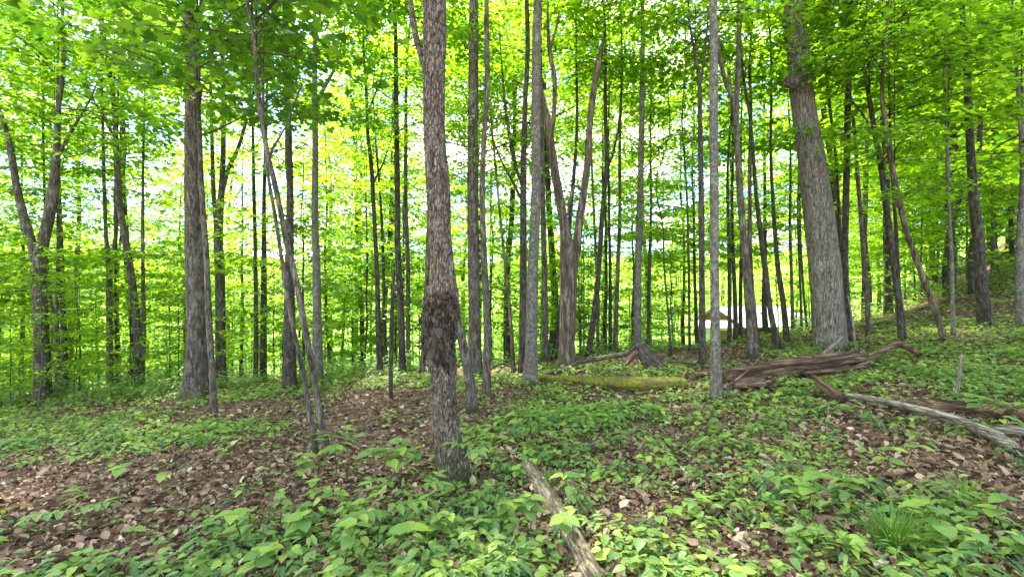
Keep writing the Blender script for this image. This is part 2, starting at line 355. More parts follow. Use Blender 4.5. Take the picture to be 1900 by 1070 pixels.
for s in range(3):      # a few low boughs
    reg(('low', s), 500 + s, 3.2, 8, lambda q: 2.5 * (1 - q * .4), lambda q: .1 + .3 * q, .3, .13, 40, T_SIMPLE, flat=.03, lat=.19, base_r=.014, sub=.9, tilt=.28)

def leafy(root, key, local, scale=1.0, rz=None, sz=None):
    """gives a tree its boughs and leaves at a point of its trunk (local to the tree)"""
    b, l = CROWN[key]; rz = random.uniform(0, 6.28) if rz is None else rz
    ob = link('branches', b, root); oc = link('crown', l, root)
    for o in (ob, oc): o.location = local; o.rotation_euler = (0, 0, rz); o.scale = (scale, scale, sz or scale)

def stem_path(px, Y, ext=None, ground_end=True, sag=0.12):
    """pixel centre line and widths at depth Y -> metres, carried down to the ground and up to height ext"""
    P = []
    for (x, y, w) in px:
        p = at(x, y, Y); P.append([p.x, p.y, p.z, w / 2 / F * Y * .97 / math.hypot(1, p.x / Y)])
    if ground_end:
        b = P[0]; g = gz(b[0], b[1]) - sag
        if b[2] - g > .3: P.insert(0, [b[0], b[1], g, b[3] * 1.15])
        else: P[0][2] = g
    if ext:
        a, b = np.array(P[-2]), np.array(P[-1]); d = (b - a)[:3]; d /= np.linalg.norm(d); d = d * .4 + np.array([0, 0, .6]); d /= np.linalg.norm(d)
        h = ext - b[2]
        if h > 1:
            for k in (1, 2, 3):
                q = b[:3] + d * h * k / 3 + np.array([random.uniform(-.15, .15), random.uniform(-.15, .15), 0]); P.append([*q, max(.012, b[3] * (1 - .3 * k))])
    return np.array(P)
def add_stem(root, name, P, mat, sides=12, step=.25, amp=.05, jag=0, flute=0.0):
    Q = catmull(P, step); base = np.array(root.location); mb = MB()
    if name == 'trunk' and not jag: Q[:, 3] *= 1 + .3 * np.exp(-np.maximum(0, Q[:, 2] - base[2]) / .14)      # root flare
    tube(mb, Q[:, :3] - base, np.maximum(Q[:, 3], .006), sides, bark_disp(amp, 7, random.uniform(0, 50), flute), True, .5, jag)
    return link(name, mb.mesh(name, M[mat]), root)
def tree(label, px, bark_='bark_grey', Y=None, ext=15, sides=12, amp=.05, forks=(), crowns=(), name='tree', group=None, step=.25, flute=0.0, jag=0, cat='tree'):
    Yd = Y or hit(px[0][0], px[0][1]); P = stem_path(px, Yd, ext)
    root = empty(name, (P[0][0], P[0][1], gz(P[0][0], P[0][1]))); tag(root, label, cat, group)
    add_stem(root, 'trunk', P, bark_, sides, step, amp, jag, flute)
    for fk in forks:
        dy = fk.get('dy', 0.0); pts = fk['px']; n = len(pts); Q = []
        for k, (x, y, w) in enumerate(pts):
            p = at(x, y, Yd + dy * k / max(1, n - 1)); Q.append([p.x, p.y, p.z, w / 2 / F * Yd * .97 / math.hypot(1, p.x / Yd)])
        if fk.get('ext'):
            d = np.array(Q[-1]) - np.array(Q[-2]); d = d[:3] / np.linalg.norm(d[:3]); h = fk['ext']; b = Q[-1]
            Q += [[*(np.array(b[:3]) + (d * .7 + np.array([0, 0, .3])) * h * k / 2), max(.01, b[3] * (1 - .42 * k))] for k in (1, 2)]
        add_stem(root, 'limb', np.array(Q), bark_, max(7, sides * 2 // 3), step, amp, fk.get('jag', 0))
        if fk.get('crown'):
            c = np.array(Q[-1][:3]) - np.array(root.location); leafy(root, fk['crown'], c - np.array([0, 0, 1.5]), fk.get('cs', .6))
    Pz = P[:, 2]
    for (key, z, sc) in crowns:
        zz = min(z, Pz.max() - .5); c = np.array([np.interp(zz, Pz, P[:, k]) for k in range(3)]) - np.array(root.location)
        leafy(root, key, c, sc * (.82 if key[0] == 'high' else 1))
    return root

# ------------------------------------------------------------------ the scarred tree in front
def flake_mesh(name, mat, seed, curl=.25, thick=.05):
    g = np.random.default_rng(seed); v = []
    for z0 in (0, -thick):
        for r in range(4):
            y = r / 3; w = (.42, .5, .42, .16)[r] * g.uniform(.75, 1.2)
            for c in (-1, 0, 1):
                v.append((c * w + g.normal(0, .03), y + g.normal(0, .04), z0 + curl * y * y - .10 * abs(c) + g.normal(0, .02)))
    f = []
    for r in range(3):
        for c in range(2):
            a = r * 3 + c; f.append((a, a + 1, a + 4, a + 3)); f.append((a + 12, a + 15, a + 16, a + 13))
    ring = [0, 1, 2, 5, 8, 11, 10, 9, 6, 3]
    for k in range(10): a, b = ring[k], ring[(k + 1) % 10]; f.append((b, a, a + 12, b + 12))
    return MB().add(v, None, f).mesh(name, mat, False)
MAIN = [(846, 896, 68), (841, 868, 63), (835, 840, 59), (829, 809, 53), (825, 768, 49), (823, 727, 48), (823, 694, 51), (819, 672, 56), (816, 645, 60), (816, 603, 66),
        (819, 562, 68), (821, 540, 62), (822, 521, 50), (820, 480, 43), (816, 430, 42), (813, 353, 45), (806, 252, 41), (805, 126, 43), (806, 0, 43)]
YM = hit(846, 892)
PM = stem_path(MAIN, YM, 14)
root = empty('tree', (PM[0][0], PM[0][1], gz(PM[0][0], PM[0][1])))
tag(root, 'furrowed brown tree with a large dark peeling scar on its lower trunk', 'tree')
rb = np.array(root.location)
Q = catmull(PM[:-2], .022); ZW0, ZW1 = at(0, 690, YM).z, at(0, 545, YM).z
def main_disp(th, s, r):
    q = np.stack([np.cos(th) * 5.5, np.sin(th) * 5.5, s * 2.6], -1)
    a = 1 - np.abs(fbm(q, 3)); a = (a - .6) * .10
    zz = s + Q[0, 2]; w = sst(ZW0 - .05, ZW0 + .06, zz) * (1 - sst(ZW1 - .05, ZW1 + .06, zz))
    q3 = np.stack([np.cos(th) * 4.1 + 9, np.sin(th) * 4.1, s * 13], -1)
    a = a + w * (fbm(q3, 3) * .17 - .06)
    q2 = np.stack([np.cos(th) * 1.3, np.sin(th) * 1.3, s * 1.4], -1)
    return a + .04 * vnoise(q2) + .10 * np.exp(-s / .16) * np.cos(th * 4 + 1)
mbm = MB(); tube(mbm, Q[:, :3] - rb, Q[:, 3], 80, main_disp, True)
link('trunk', mbm.mesh('trunk', M['bark_main']), root)
P = np.array([[*at(x, y, YM + d), w / 2 / F * YM] for x, y, w, d in [(797, 150, 16, 0), (783, 104, 15, .02), (771, 66, 13, .05), (765, 25, 12, .1), (760, -10, 11, .15), (745, -120, 9, .3), (715, -300, 6, .6)]])
add_stem(root, 'limb', P, 'bark_main', 16, .05, .08)
# the scar: a sunken dark face with flakes of dead bark standing off it
def surf(th, z, k=1.0):
    c = np.array([np.interp(z, Q[:, 2], Q[:, j]) for j in range(4)])
    return c[:3] + k * c[3] * np.array([math.sin(th), -math.cos(th), 0]) - rb
HW = ZW1 - ZW0
def zlow(th): return ZW0 + HW * (.42 * abs(sst(.0, 1.5, abs(th - .45))) + .05 * math.sin(th * 9))
def zhigh(th): return ZW1 - HW * (.16 * abs(sst(.5, 1.5, abs(th - .1))) + .05 * math.sin(th * 7 + 1))
mw = MB(); nt_, nz_ = 50, 64; ths = np.linspace(-1.35, 1.35, nt_); vv = []
for zi in range(nz_):
    for th in ths:
        z = zlow(th) + (zhigh(th) - zlow(th)) * zi / (nz_ - 1); e = max(abs(th / 1.35), abs((zi / (nz_ - 1)) * 2 - 1)); n_ = float(fbm(np.array([th * 5, z * 26, 2.0]), 3))
        hol = math.exp(-(((th - .5) / .38) ** 2 + ((z - ZW0 - .2 * HW) / (.2 * HW)) ** 2)) + .6 * math.exp(-(((th - .7) / .25) ** 2 + ((z - ZW0 - .72 * HW) / (.16 * HW)) ** 2))
        vv.append(surf(th, z, 1.07 + .09 * n_ - .5 * max(0, e - .82) - .16 * hol))
i = np.arange(nz_ - 1)[:, None] * nt_; j = np.arange(nt_ - 1)[None]
mw.add(vv, None, np.stack([i + j, i + j + 1, i + nt_ + j + 1, i + nt_ + j], -1).reshape(-1, 4))
wound = tag(link('scar', mw.mesh('scar', M['wound']), root), 'dark brown rotting scar of ragged wood')
fls = [flake_mesh('bark_flake', M['wound'] if k in (0, 3) else M['flake'], 40 + k, .12 if k < 3 else .28) for k in range(6)]
g = np.random.default_rng(21)
def put_flake(th, z, size, me, parent, name='bark_flake', lift=1.03, sx=1.0, spin=0.0, out=.2):
    p = surf(th, z, lift); nrm = Vector((math.sin(th), -math.cos(th), 0))
    dn = (Vector((0, 0, -1)) + nrm * out + Vector((math.cos(th), math.sin(th), 0)) * spin).normalized()
    rt = dn.cross(nrm).normalized(); up = rt.cross(dn)
    o = link(name, me, parent); m4 = Matrix((rt, dn, up)).transposed().to_4x4(); m4.translation = Vector(p)
    o.matrix_basis = m4 @ Matrix.Diagonal((size * sx, size, size * .8, 1)); return o
for k in range(110):
    th = g.uniform(-1.4, 1.3); q = g.random(); z = zlow(th) + (zhigh(th) - zlow(th)) * q
    if math.hypot((th - .5) / .45, (z - ZW0 - .22 * HW) / (.24 * HW)) < 1 or math.hypot((th - .75) / .3, (z - ZW0 - .7 * HW) / (.16 * HW)) < 1: continue
    put_flake(th, z, g.uniform(.04, .12) * (1.2 if th < 0 else .9), fls[g.integers(6)], wound, sx=g.uniform(.3, .62), spin=g.normal(0, .22), out=g.uniform(-.05, .12), lift=1.05)
for k in range(40):        # longer plates along the upper rim
    th = g.uniform(-1.6, 1.7); z = zhigh(th) + g.normal(.05, .03)
    put_flake(th, z, g.uniform(.08, .16), fls[1 + g.integers(2)], root, sx=g.uniform(.22, .4), spin=g.normal(0, .08), out=.06, lift=.98)
for th, z, s in [(1.45, ZW1 + .20, .24), (1.6, ZW1 + .12, .2), (1.5, ZW1 + .04, .16), (-1.5, ZW0 + .30, .22), (-1.6, ZW0 + .2, .2), (-1.35, ZW1 - .02, .16), (1.3, ZW0 + .3, .2)]:
    put_flake(th, z, s, fls[1], root, 'loose_bark_plate', 1.0, .3, 0, .03)
leafy(root, ('mid', 0), (PM[-1][0] - rb[0], PM[-1][1] - rb[1], 8.0), 1.2)

# ------------------------------------------------------------------ the trees one can name
h = lambda s: ('high', s % 6)
m_ = lambda s: ('mid', s % 6)
lo = lambda s: ('low', s % 3)
sp = lambda s: ('sap', s % 7)
nr = lambda s: ('near', s % 3)
tree('leaning broken-off trunk standing just behind the scarred tree', [(879, 766, 23), (873, 715, 21), (864, 665, 19), (855, 620, 17), (846, 580, 15), (838, 550, 13)], 'bark_grey', ext=None, amp=.06, jag=.12, name='snag', cat='dead tree')
tree('two-stemmed grey-brown tree forking low in a wide V above ferny shrubs', [(80, 748, 36), (76, 600, 31), (71, 500, 30), (82, 440, 25), (95, 380, 24), (104, 300, 18), (108, 200, 12), (118, 110, 9)], 'bark_grey', ext=13,
     forks=[dict(px=[(68, 520, 20), (58, 450, 20), (42, 395, 19), (30, 340, 17), (20, 280, 15), (5, 220, 11), (-20, 160, 8)], ext=3, crown=m_(1), cs=.8), dict(px=[(104, 300, 8), (125, 255, 8), (150, 215, 6), (170, 180, 4)], ext=1)], crowns=[(m_(2), 7.0, 1.0), (lo(0), 4.0, 1.0), (lo(2), 5.4, 1.1)], sides=16)
tree('slim dark tree behind the V-forked tree', [(120, 690, 15), (118, 600, 13), (112, 440, 11), (108, 300, 8), (106, 180, 6)], 'bark_dark', Y=13, ext=12, crowns=[(m_(3), 6, 1)])
tree('thin dark pole leaning beside the V-forked tree', [(108, 690, 9), (102, 600, 8), (90, 530, 7), (84, 400, 6), (80, 250, 5)], 'bark_dark', Y=12.5, ext=9, crowns=[(sp(1), 4.6, 1)])
tree('slender tree splitting into two thin stems at head height', [(204, 705, 15), (203, 600, 14), (202, 500, 13), (197, 440, 9), (193, 340, 8), (190, 200, 6)], 'bark_grey', Y=12.2, ext=12, forks=[dict(px=[(204, 505, 8), (213, 450, 7), (214, 360, 6), (218, 220, 5)], ext=2)], crowns=[(m_(4), 6.5, 1)])
tree('thin pole close beside the slender split tree', [(216, 700, 8), (215, 600, 7), (214, 500, 6), (220, 380, 5)], 'bark_dark', Y=12.6, ext=8, crowns=[(sp(2), 4.2, 1)])
tree('grey tree curving left as it rises, with a thin second stem at its foot', [(259, 722, 22), (257, 640, 19), (248, 550, 17), (242, 500, 16), (230, 430, 15), (222, 384, 14), (216, 290, 12), (212, 200, 11), (200, 110, 9), (186, 20, 8)], 'bark_grey', ext=12,
     forks=[dict(px=[(264, 700, 9), (267, 620, 9), (265, 500, 8), (265, 330, 6), (268, 200, 4)], ext=2), dict(px=[(212, 255, 6), (195, 222, 6), (176, 190, 4)], ext=1)], crowns=[(m_(5), 6.0, 1), (lo(0), 4.2, .9)])
tree('massive straight grey tree with a flared mossy foot', [(362, 738, 72), (362, 715, 54), (365, 660, 45), (366, 600, 42), (362, 500, 39), (360, 400, 37), (358, 250, 34), (356, 100, 29), (355, 0, 26)], 'bark_grey', ext=17, sides=32, amp=.06, step=.1, flute=.18, crowns=[(h(0), 7.4, 1), (lo(1), 4.6, .9)])
tree('thin bare sapling with maple leaves rising in front of the massive grey tree', [(398, 787, 15), (394, 700, 13), (388, 600, 13), (383, 480, 12), (376, 380, 11), (372, 300, 10), (370, 230, 9), (362, 120, 8), (352, 50, 7), (349, 0, 6)], 'bark_grey', ext=7.5, name='sapling', crowns=[(nr(0), 3.75, 1.05), (nr(1), 4.3, 1.1), (nr(2), 5.0, 1.0)])
tree('grey tree dividing into three stems, behind the massive grey tree', [(410, 712, 24), (409, 600, 21), (408, 500, 20), (405, 440, 18), (412, 340, 12), (415, 240, 10), (413, 120, 8)], 'bark_grey', Y=12.5, ext=13,
     forks=[dict(px=[(403, 445, 10), (396, 350, 9), (393, 240, 8), (390, 130, 5)], ext=2), dict(px=[(412, 360, 9), (425, 310, 9), (440, 280, 8), (453, 238, 7), (468, 180, 5)], ext=2)], crowns=[(h(1), 8, .9)])
tree('narrow dark pole left of a twin pole', [(475, 718, 10), (475, 600, 9), (474, 480, 8), (471, 350, 7), (469, 240, 5)], 'bark_dark', Y=12, ext=10, crowns=[(m_(0), 5.5, .8)])
tree('narrow dark pole right of a twin pole', [(488, 715, 14), (489, 600, 13), (490, 500, 11), (490, 370, 8), (494, 220, 6)], 'bark_dark', Y=12.4, ext=11, crowns=[(m_(1), 6, .9)])
tree('dark upright tree just behind the pair of leaning saplings', [(538, 724, 27), (537, 640, 24), (537, 500, 18), (538, 353, 14), (532, 150, 12), (530, 0, 11)], 'bark_dark', ext=15, crowns=[(h(2), 8, .9), (lo(1), 4.9, .8)])
tree('leaning sapling, the thicker of a pair sprouting side by side', [(611, 853, 17), (603, 815, 15), (596, 782, 14), (588, 735, 13), (580, 686, 13), (566, 612, 13), (561, 580, 13), (545, 500, 12), (532, 450, 12), (523, 404, 11), (508, 333, 11), (496, 283, 10), (485, 222, 10), (479, 172, 9), (474, 101, 9), (468, 50, 8), (458, 0, 8)], 'bark_grey', ext=6.2, name='sapling', step=.08,
     forks=[dict(px=[(498, 300, 6), (506, 275, 6), (517, 258, 4), (530, 235, 3)], ext=.5), dict(px=[(474, 66, 5), (490, 48, 4), (505, 30, 3)], ext=.4)], crowns=[(nr(1), 3.9, .9), (nr(2), 4.3, 1.0)])
tree('leaning sapling, the thinner of a pair sprouting side by side', [(589, 844, 11), (580, 795, 10), (572, 750, 10), (561, 686, 10), (545, 612, 9), (537, 570, 9), (526, 500, 9), (521, 470, 8), (511, 404, 8), (500, 343, 7), (492, 280, 6), (488, 200, 5), (489, 110, 4)], 'bark_grey', ext=4.8, name='sapling', step=.08, crowns=[(nr(0), 3.3, .5)])
tree('straight ash-grey tree with rough plated bark and a short forked limb', [(590, 712, 23), (589, 660, 20), (587, 500, 16), (584, 404, 14), (585, 303, 13), (584, 192, 12), (584, 100, 9), (584, 30, 7)], 'bark_spot', ext=14, amp=.09,
     forks=[dict(px=[(586, 200, 8), (594, 177, 8), (606, 155, 7), (617, 136, 6), (630, 95, 4)], ext=1.5), dict(px=[(585, 60, 5), (600, 40, 5), (625, 15, 4)], ext=1.5)], crowns=[(h(3), 7.8, .8), (lo(2), 5.2, .7)])
tree('slim dark tree with a small high fork, between ash-grey and scarred trees', [(706, 710, 13), (702, 606, 11), (699, 500, 9), (690, 323, 8), (682, 242, 7), (680, 177, 6), (675, 100, 5)], 'bark_dark', Y=11.2, ext=11, forks=[dict(px=[(682, 215, 4), (690, 190, 4), (702, 160, 3)], ext=1), dict(px=[(693, 340, 4), (703, 318, 4), (712, 300, 3)], ext=.6)], crowns=[(m_(2), 6.2, .8), (lo(1), 3.6, .6)])
tree('very thin pole just right of the slim dark tree with a high fork', [(715, 702, 7), (713, 600, 6), (711, 480, 6), (706, 370, 5)], 'bark_dark', Y=13, ext=9, crowns=[(sp(3), 5, .8)])
tree('thin crooked sapling with a broken top rooted in the litter edge', [(725, 738, 9), (725, 670, 8), (726, 606, 8), (729, 545, 7), (731, 505, 5)], 'bark_dark', ext=None, name='sapling', jag=.06)
tree('dark grey pole standing left of a slightly thinner twin, beyond litter patch', [(746, 713, 15), (745, 606, 13), (740, 500, 12), (738, 454, 12), (737, 353, 11), (735, 171, 9), (734, 60, 7)], 'bark_dark', Y=11, ext=13, crowns=[(m_(3), 7, 1), (lo(0), 5.0, .6)])
tree('thin pole standing behind the dark grey pole, beyond litter patch', [(758, 705, 10), (757, 600, 9), (757, 500, 8), (753, 380, 8), (753, 250, 7), (755, 120, 5)], 'bark_grey', Y=12.5, ext=13, crowns=[(m_(4), 7.3, .9)])
tree('reddish-brown trunk half hidden behind the scarred tree', [(784, 703, 12), (789, 606, 11), (793, 500, 10), (797, 380, 9), (800, 250, 8)], 'bark_snag', Y=11, ext=12, crowns=[(m_(5), 7, .9)])
tree('smooth-ridged grey tree standing clear just right of the scarred tree', [(883, 697, 31), (881, 670, 26), (880, 600, 24), (879, 500, 23), (877, 353, 21), (878, 151, 19), (879, 0, 17)], 'bark_grey', ext=16, sides=24, amp=.07, step=.12, flute=.1, crowns=[(h(4), 8, 1), (lo(1), 5.6, .5)])
tree('wavy slender brown tree rooted in front of the smooth-ridged grey tree', [(903, 738, 17), (903, 690, 15), (904, 633, 14), (902, 553, 13), (899, 500, 12), (896, 420, 11), (895, 353, 11), (898, 252, 10), (904, 151, 10), (903, 0, 9)], 'bark_grey', ext=13, crowns=[(m_(0), 7.5, 1)])
tree('dark tree with long bare side limbs, touching a thicker spotted trunk', [(970, 692, 17), (970, 600, 14), (971, 500, 13), (971, 353, 12), (974, 202, 10), (979, 101, 9), (977, 0, 8)], 'bark_dark', Y=9.6, ext=14,
     forks=[dict(px=[(970, 345, 8), (958, 313, 7), (948, 265, 7), (941, 227, 6), (934, 160, 4)], ext=1.5), dict(px=[(970, 375, 6), (950, 335, 5), (930, 298, 4), (914, 255, 3)], ext=.8)], crowns=[(h(5), 8.2, .8)])
tree('straight trunk mottled grey and black, rooted at the end of the mossy log', [(982, 714, 33), (984, 690, 26), (986, 633, 23), (988, 500, 21), (991, 460, 20), (994, 353, 19), (994, 202, 18), (996, 50, 17), (997, 0, 16)], 'bark_spot', ext=16, sides=24, amp=.06, step=.1, flute=.1, crowns=[(h(0), 8, .9)])
tree('thin crooked pole left of the tree with long bare side limbs', [(953, 695, 8), (950, 630, 7), (946, 580, 6), (938, 500, 6), (930, 420, 5), (921, 328, 5), (914, 250, 4)], 'bark_snag', ext=6.5, name='sapling', crowns=[(sp(4), 3.7, .7)])
tree('dark grey tree behind the mottled trunk, left of the broken snag', [(1012, 690, 13), (1011, 600, 12), (1010, 500, 11), (1008, 400, 10), (1006, 250, 8)], 'bark_grey', Y=11.5, ext=13, crowns=[(m_(1), 7, 1)])
tree('dark pole leaning right behind the broken snag', [(1026, 690, 11), (1036, 610, 10), (1046, 520, 9), (1058, 400, 8), (1070, 250, 6)], 'bark_dark', Y=11.8, ext=11, crowns=[(m_(2), 6.5, .9)])
tree('tan dying tree, bark peeling, forked into two bare broken arms', [(1050, 688, 33), (1051, 640, 29), (1052, 606, 30), (1055, 527, 32), (1053, 470, 30), (1047, 419, 19), (1037, 363, 17), (1024, 283, 15), (1018, 235, 14), (1006, 177, 9), (997, 120, 6)], 'bark_snag', ext=None, sides=24, amp=.09, step=.08, name='dead_tree', cat='dead tree', jag=.2,
     forks=[dict(px=[(1060, 510, 20), (1069, 460, 18), (1074, 420, 16), (1080, 379, 15), (1090, 303, 13), (1095, 227, 12), (1102, 167, 12), (1111, 115, 12), (1117, 84, 7)], jag=.25), dict(px=[(1020, 250, 9), (1027, 222, 9), (1029, 151, 9), (1023, 115, 8), (1019, 91, 8), (1016, 30, 5), (1018, -40, 3)]),
            dict(px=[(1020, 95, 4), (1030, 60, 4), (1038, 20, 3)]), dict(px=[(1082, 355, 6), (1068, 345, 5), (1056, 375, 4), (1053, 400, 3)], dy=-.3), dict(px=[(1062, 615, 5), (1080, 608, 5), (1092, 600, 4), (1100, 594, 3)], dy=-.4)])
tree('dark sinuous tree rising just right of the broken tan snag', [(1091, 672, 13), (1094, 640, 12), (1098, 617, 12), (1106, 553, 11), (1111, 500, 10), (1117, 404, 9), (1125, 303, 8), (1123, 200, 7)], 'bark_dark', Y=11.5, ext=12, forks=[dict(px=[(1124, 320, 5), (1136, 290, 5), (1147, 240, 4), (1152, 190, 3)], ext=1)], crowns=[(m_(3), 6.8, .9)])
tree('short thin stem between the sinuous tree and the closely paired poles', [(1111, 672, 7), (1109, 620, 6), (1110, 560, 6), (1104, 440, 5), (1098, 300, 4)], 'bark_snag', Y=12.5, ext=9, name='sapling', crowns=[(sp(5), 4.8, .8)])
tree('thinner pole of two standing closely paired behind the fallen grey limb', [(1132, 670, 8), (1132, 600, 7), (1132, 500, 6), (1130, 380, 5)], 'bark_dark', Y=13, ext=10, crowns=[(m_(4), 6, .7)])
tree('thicker pole of two standing closely paired behind the fallen grey limb', [(1141, 670, 10), (1143, 600, 9), (1146, 500, 8), (1150, 404, 7), (1150, 260, 6)], 'bark_snag', Y=12.5, ext=12, crowns=[(m_(5), 6.5, .9)])
tree('tall straight grey tree rising right behind the upturned root stump', [(1183, 655, 17), (1183, 600, 15), (1184, 500, 14), (1188, 353, 12), (1191, 202, 10), (1192, 0, 7)], 'bark_spot', Y=11, ext=14, crowns=[(h(1), 8.2, .8)])
tree('slim pole just right of the tall tree behind the root stump', [(1203, 672, 8), (1203, 600, 7), (1205, 500, 7), (1208, 380, 5)], 'bark_dark', Y=13, ext=11, crowns=[(m_(0), 6.2, .8)])
tree('wiry dark sapling standing before the bright clearing', [(1245, 674, 5), (1242, 610, 5), (1238, 560, 4), (1232, 490, 4), (1230, 420, 3)], 'bark_dark', Y=10.5, ext=6, name='sapling', crowns=[(sp(6), 2.6, .8)], forks=[dict(px=[(1239, 600, 3), (1250, 580, 3), (1262, 572, 2)])])
tree('thin straight pole before the clearing, left of a stouter trunk', [(1280, 675, 6), (1279, 600, 5), (1278, 500, 5), (1274, 350, 4)], 'bark_dark', Y=11.5, ext=9, crowns=[(sp(0), 4.6, 1)])
tree('dark upright tree left of the small spotted trunk, forked near its top', [(1303, 682, 15), (1303, 600, 13), (1302, 500, 12), (1301, 353, 11), (1299, 227, 9), (1297, 141, 8), (1289, 96, 6), (1279, 40, 4)], 'bark_dark', ext=10, forks=[dict(px=[(1298, 165, 6), (1306, 116, 5), (1311, 70, 4)], ext=1)], crowns=[(m_(1), 6.0, .9)])
tree('small pale trunk spotted with lichen, standing before the rotten log', [(1329, 742, 24), (1328, 700, 22), (1327, 660, 20), (1326, 553, 18), (1325, 450, 18), (1325, 353, 18), (1324, 202, 17), (1324, 50, 16), (1324, 0, 15)], 'bark_spot', ext=12, sides=20, step=.08, amp=.05, crowns=[(m_(2), 6.8, 1.1)])
tree('grey tree forking in a narrow Y, behind the rotten log', [(1397, 666, 23), (1394, 620, 20), (1391, 580, 18), (1385, 500, 16), (1378, 420, 14), (1373, 353, 13), (1366, 215, 12), (1370, 126, 11), (1371, 40, 8)], 'bark_grey', ext=14, sides=16, forks=[dict(px=[(1366, 230, 9), (1358, 180, 9), (1348, 156, 9), (1335, 106, 8), (1328, 50, 6)], ext=2)], crowns=[(h(2), 8, .8)])
tree('slim brown tree close behind the narrow Y-forked tree', [(1406, 668, 11), (1400, 580, 9), (1393, 505, 9), (1391, 353, 8), (1393, 202, 7), (1391, 121, 5)], 'bark_snag', Y=11, ext=11, crowns=[(m_(3), 6.5, .8)])
tree('dark trunk leaning left behind the middle of the rotten log', [(1446, 660, 14), (1437, 615, 13), (1430, 580, 12), (1420, 500, 11), (1411, 429, 10), (1402, 353, 8), (1394, 240, 6)], 'bark_dark', Y=10.4, ext=11, crowns=[(m_(4), 6.2, .8)])
tree('dark trunk right of the left-leaning one behind the rotten log', [(1462, 658, 14), (1457, 600, 12), (1452, 553, 11), (1444, 500, 10), (1436, 404, 8), (1430, 280, 6)], 'bark_dark', Y=10.8, ext=11, crowns=[(m_(5), 6.2, .8)])
for k, (pxs, lb) in enumerate([([(1353, 690, 8), (1353, 500, 7), (1350, 330, 5)], 'thinnest of several poles in front of the cabin'), ([(1365, 690, 10), (1364, 560, 9), (1358, 400, 6)], 'middle one of several poles in front of the cabin'),
                               ([(1375, 690, 9), (1374, 560, 8), (1376, 420, 6)], 'pole close against the narrow Y-forked tree, in front of the cabin'), ([(1471, 660, 8), (1470, 560, 7), (1466, 420, 6)], 'pale thin pole right of the dark trunks behind the log'),
                               ([(1487, 655, 6), (1486, 560, 5), (1480, 400, 4)], 'dark wand-thin pole left of the giant leaning trunk'), ([(1499, 652, 6), (1494, 580, 5), (1487, 480, 5), (1484, 380, 4)], 'thin pole against the edge of the giant leaning trunk')]):
    tree(lb, pxs, 'bark_dark' if k != 3 else 'bark_grey', Y=12 + .5 * k, ext=10, crowns=[(sp(k), 5.0, .9), (sp(k + 3), 2.2 + .3 * k, .5)], name='pole_tree')
BIG = tree('giant pale grey trunk, smooth-barked and leaning, behind the rotten log', [(1543, 680, 74), (1540, 650, 66), (1538, 600, 66), (1533, 535, 66), (1527, 470, 63), (1520, 404, 60), (1508, 303, 56), (1499, 250, 52), (1491, 202, 48), (1484, 150, 45), (1482, 126, 44), (1475, 50, 44), (1473, 0, 43)], 'bark_pale', Y=9.9, ext=18, sides=48, step=.05, amp=.045, flute=.1, crowns=[(h(3), 9, 1.1)])
mbk = MB(); bp_ = np.array([at(1478, 150, 9.6), at(1466, 150, 9.6), at(1456, 152, 9.55)]) - np.array(BIG.location)
tube(mbk, catmull(bp_, .03), np.interp(np.linspace(0, 1, len(catmull(bp_, .03))), [0, .5, 1], [.17, .14, .05]), 18, bark_disp(.22, 9, 4)); tag(link('burl', mbk.mesh('burl', M['bark_pale']), BIG), 'knobbly burl on the trunk side')
tree('dark tree rising against the right flank of the giant leaning trunk', [(1575, 645, 16), (1571, 553, 13), (1568, 480, 13), (1570, 353, 14), (1573, 202, 13), (1577, 80, 13), (1579, 0, 12)], 'bark_dark', Y=10.6, ext=15, forks=[dict(px=[(1576, 110, 9), (1571, 60, 8), (1568, 0, 7)], ext=2)], crowns=[(h(4), 8.2, .9), (lo(2), 5.0, .9)])
tree('thin sapling curving left high between giant trunk and its neighbour', [(1562, 640, 7), (1560, 480, 7), (1557, 404, 7), (1550, 283, 6), (1540, 202, 6), (1530, 101, 5), (1522, 20, 4)], 'bark_dark', Y=11, ext=9, name='sapling', crowns=[(m_(0), 6.3, .6)])
tree('short bleached stick-like dead stem by the giant trunk', [(1590, 652, 5), (1584, 610, 4), (1577, 565, 3), (1573, 548, 2)], 'log_grey', Y=9.3, ext=None, name='bleached_sapling', cat='dead stem')
tree('slim tree first along the dark slope right of the giant trunk', [(1613, 640, 13), (1609, 553, 11), (1605, 505, 10), (1593, 353, 9), (1585, 240, 7)], 'bark_grey', Y=11, ext=12, crowns=[(m_(1), 6.5, .9)])
tree('rough dark tree on the slope with a long leaning upper stem', [(1676, 632, 18), (1667, 553, 15), (1660, 500, 14), (1653, 454, 14), (1638, 328, 13), (1620, 227, 11), (1608, 151, 9), (1600, 100, 6)], 'bark_dark', ext=10, amp=.08, forks=[dict(px=[(1668, 540, 9), (1662, 420, 8), (1654, 300, 7), (1650, 180, 5)], ext=2, dy=.4), dict(px=[(1610, 225, 4), (1595, 205, 4), (1582, 190, 3)])], crowns=[(lo(0), 3.8, 1.0), (m_(2), 5.6, 1)])
tree('strongly slanting brown tree leaning across the slope', [(1756, 634, 16), (1742, 595, 14), (1726, 553, 14), (1707, 500, 13), (1694, 465, 12), (1681, 429, 12), (1668, 370, 12), (1658, 328, 12), (1643, 227, 10), (1636, 167, 9), (1645, 60, 7)], 'bark_snag', ext=9, crowns=[(lo(1), 3.6, 1.1), (m_(3), 5.5, .9)])
tree('thin grey pole between the slanting tree and the stout dark pair', [(1769, 624, 10), (1768, 560, 9), (1767, 505, 8), (1760, 360, 8), (1757, 252, 7), (1752, 140, 5)], 'bark_spot', ext=10, crowns=[(lo(2), 3.4, .9), (m_(4), 5.8, .8)])
